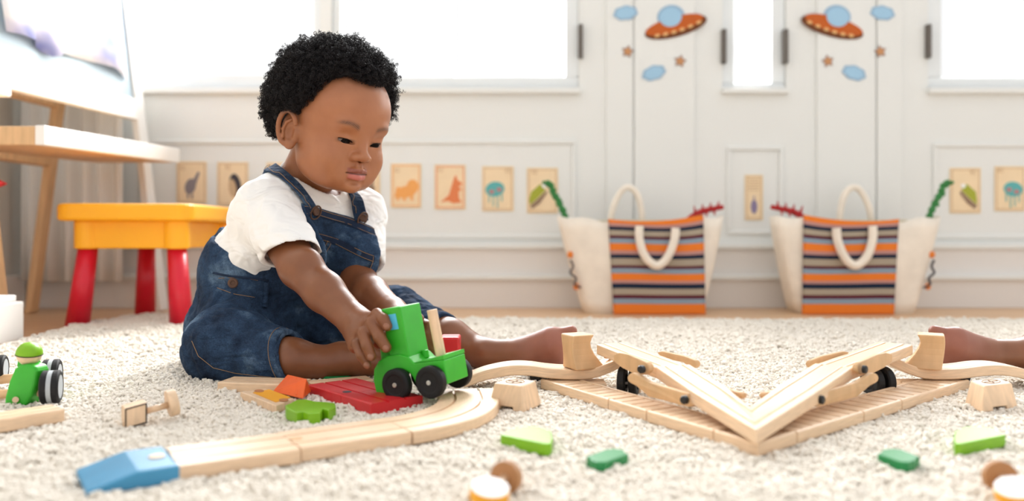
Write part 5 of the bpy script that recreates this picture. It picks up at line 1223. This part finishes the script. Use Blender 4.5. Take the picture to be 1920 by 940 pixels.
# ---- hair: thousands of small coils over the scalp
def scalp_ok(q_):
    """q_ unit directions from the skull centre, local frame: where hair grows"""
    phi = np.degrees(np.arctan2(np.abs(q_[:, 0]), q_[:, 1]))
    return q_[:, 2] > np.interp(phi, [0, 20, 32, 47, 55, 59.5, 68, 75, 88, 97, 108, 140, 180], [.55, .58, .62, .53, .33, .17, -.02, -.18, -.17, -.30, -.68, -.72, -.70])
Nh = 17000; cc_ = np.array([0, -.010, .018]); rad = np.array([.0690, .0830, .0710])
dr_ = rng.normal(size=(Nh*3, 3)); dr_ /= np.linalg.norm(dr_, axis=1)[:, None]
keep = scalp_ok(dr_); dr_ = dr_[keep][:Nh]; Nh = len(dr_)
def clump(q_): return np.sin(q_[:, 0]*17+2*np.sin(q_[:, 1]*13))*np.sin(q_[:, 1]*19+1.5*np.sin(q_[:, 2]*15))*np.sin(q_[:, 2]*18+q_[:, 0]*5)
edgef = np.zeros(Nh)
tst = [dr_+rng.normal(size=dr_.shape)*.11 for _ in range(10)]
for t_ in tst: t_ /= np.linalg.norm(t_, axis=1)[:, None]; edgef += scalp_ok(t_)
edgef = edgef/10
thick = .0015+(.0205+.008*sm(dr_[:, 2], .3, .9))*sm(edgef, .15, 1.0)**1.0*(1+.32*clump(dr_))
hts = rng.uniform(.02, 1, Nh)**.55*thick
pos = cc_+dr_*rad+dr_*hts[:, None]
K = 15; tt = np.linspace(0, 1, K); r0 = rng.uniform(.0013, .0028, Nh); turns = rng.uniform(1.2, 2.1, Nh); lead = rng.uniform(.002, .0055, Nh); ph = rng.uniform(0, 6.28, Nh)
axd = dr_+rng.normal(size=(Nh, 3))*.55; axd /= np.linalg.norm(axd, axis=1)[:, None]
uu = np.cross(axd, rng.normal(size=(Nh, 3))); uu /= np.linalg.norm(uu, axis=1)[:, None]; vv = np.cross(axd, uu)
an = ph[:, None]+2*PI*turns[:, None]*tt[None]
rt2 = r0[:, None]*(1-.35*tt[None])
PTS = pos[:, None]+uu[:, None]*(rt2*np.cos(an))[..., None]+vv[:, None]*(rt2*np.sin(an))[..., None]+axd[:, None]*((tt-.3)[None]*lead[:, None])[..., None]
TG = np.gradient(PTS, axis=1); TG /= np.linalg.norm(TG, axis=2)[..., None]+1e-12
N1 = np.cross(TG, axd[:, None]+0*TG); N1 /= np.linalg.norm(N1, axis=2)[..., None]+1e-9; N2 = np.cross(TG, N1)
rr_ = .00036*np.r_[np.ones(K-2), .8, .3][None, :, None]
ring3 = np.stack([PTS+rr_*(math.cos(a_)*N1+math.sin(a_)*N2) for a_ in (0, 2.094, 4.189)], 2)      # Nh,K,3,3
HV = ring3.reshape(-1, 3)@HR.T+HP
b0 = (np.arange(Nh)*K*3)[:, None, None]; kk_ = (np.arange(K-1)*3)[None, :, None]; j_ = np.arange(3)[None, None, :]; j2 = (np.arange(3)+1) % 3
HFc = np.stack([b0+kk_+j_, b0+kk_+j2[None, None], b0+kk_+3+j2[None, None], b0+kk_+3+j_], -1).reshape(-1, 4)
# dense mat of hair below the coils
Fm = Field((-.10, -.115, -.06), (.10, .10, .12), .0022)
sl, X = Fm.sub(Fm.lo, Fm.lo+Fm.h*(Fm.n-1))
qx, qy, qz = [X[i]-cc_[i] for i in range(3)]; nrm0 = np.sqrt(qx*qx+qy*qy+qz*qz)+1e-9
dn = np.stack([(qx/nrm0+0*nrm0).ravel(), (qy/nrm0+0*nrm0).ravel(), (qz/nrm0+0*nrm0).ravel()], 1)
sh_ = nrm0.shape; k0 = np.sqrt((qx/rad[0])**2+(qy/rad[1])**2+(qz/rad[2])**2); ds = (k0-1)*nrm0/(k0+1e-9)
ok = np.zeros(len(dn)); 
for t_ in range(8):
    dj = dn+rng.normal(size=(1, 3))*.09; dj /= np.linalg.norm(dj, axis=1)[:, None]; ok += scalp_ok(dj)
okm = (ok/8).reshape(sh_); th_ = -.006+.0185*sm(okm, .55, 1.0)*(1+.25*clump(dn).reshape(sh_))
Fm.f = (ds-th_).astype(np.float32); mv, mf = Fm.mesh(1)
hair = big('hair', [mv@HR.T+HP, HV], [mf, HFc], 'hair', boy); hair['label'] = 'short tight black curls'
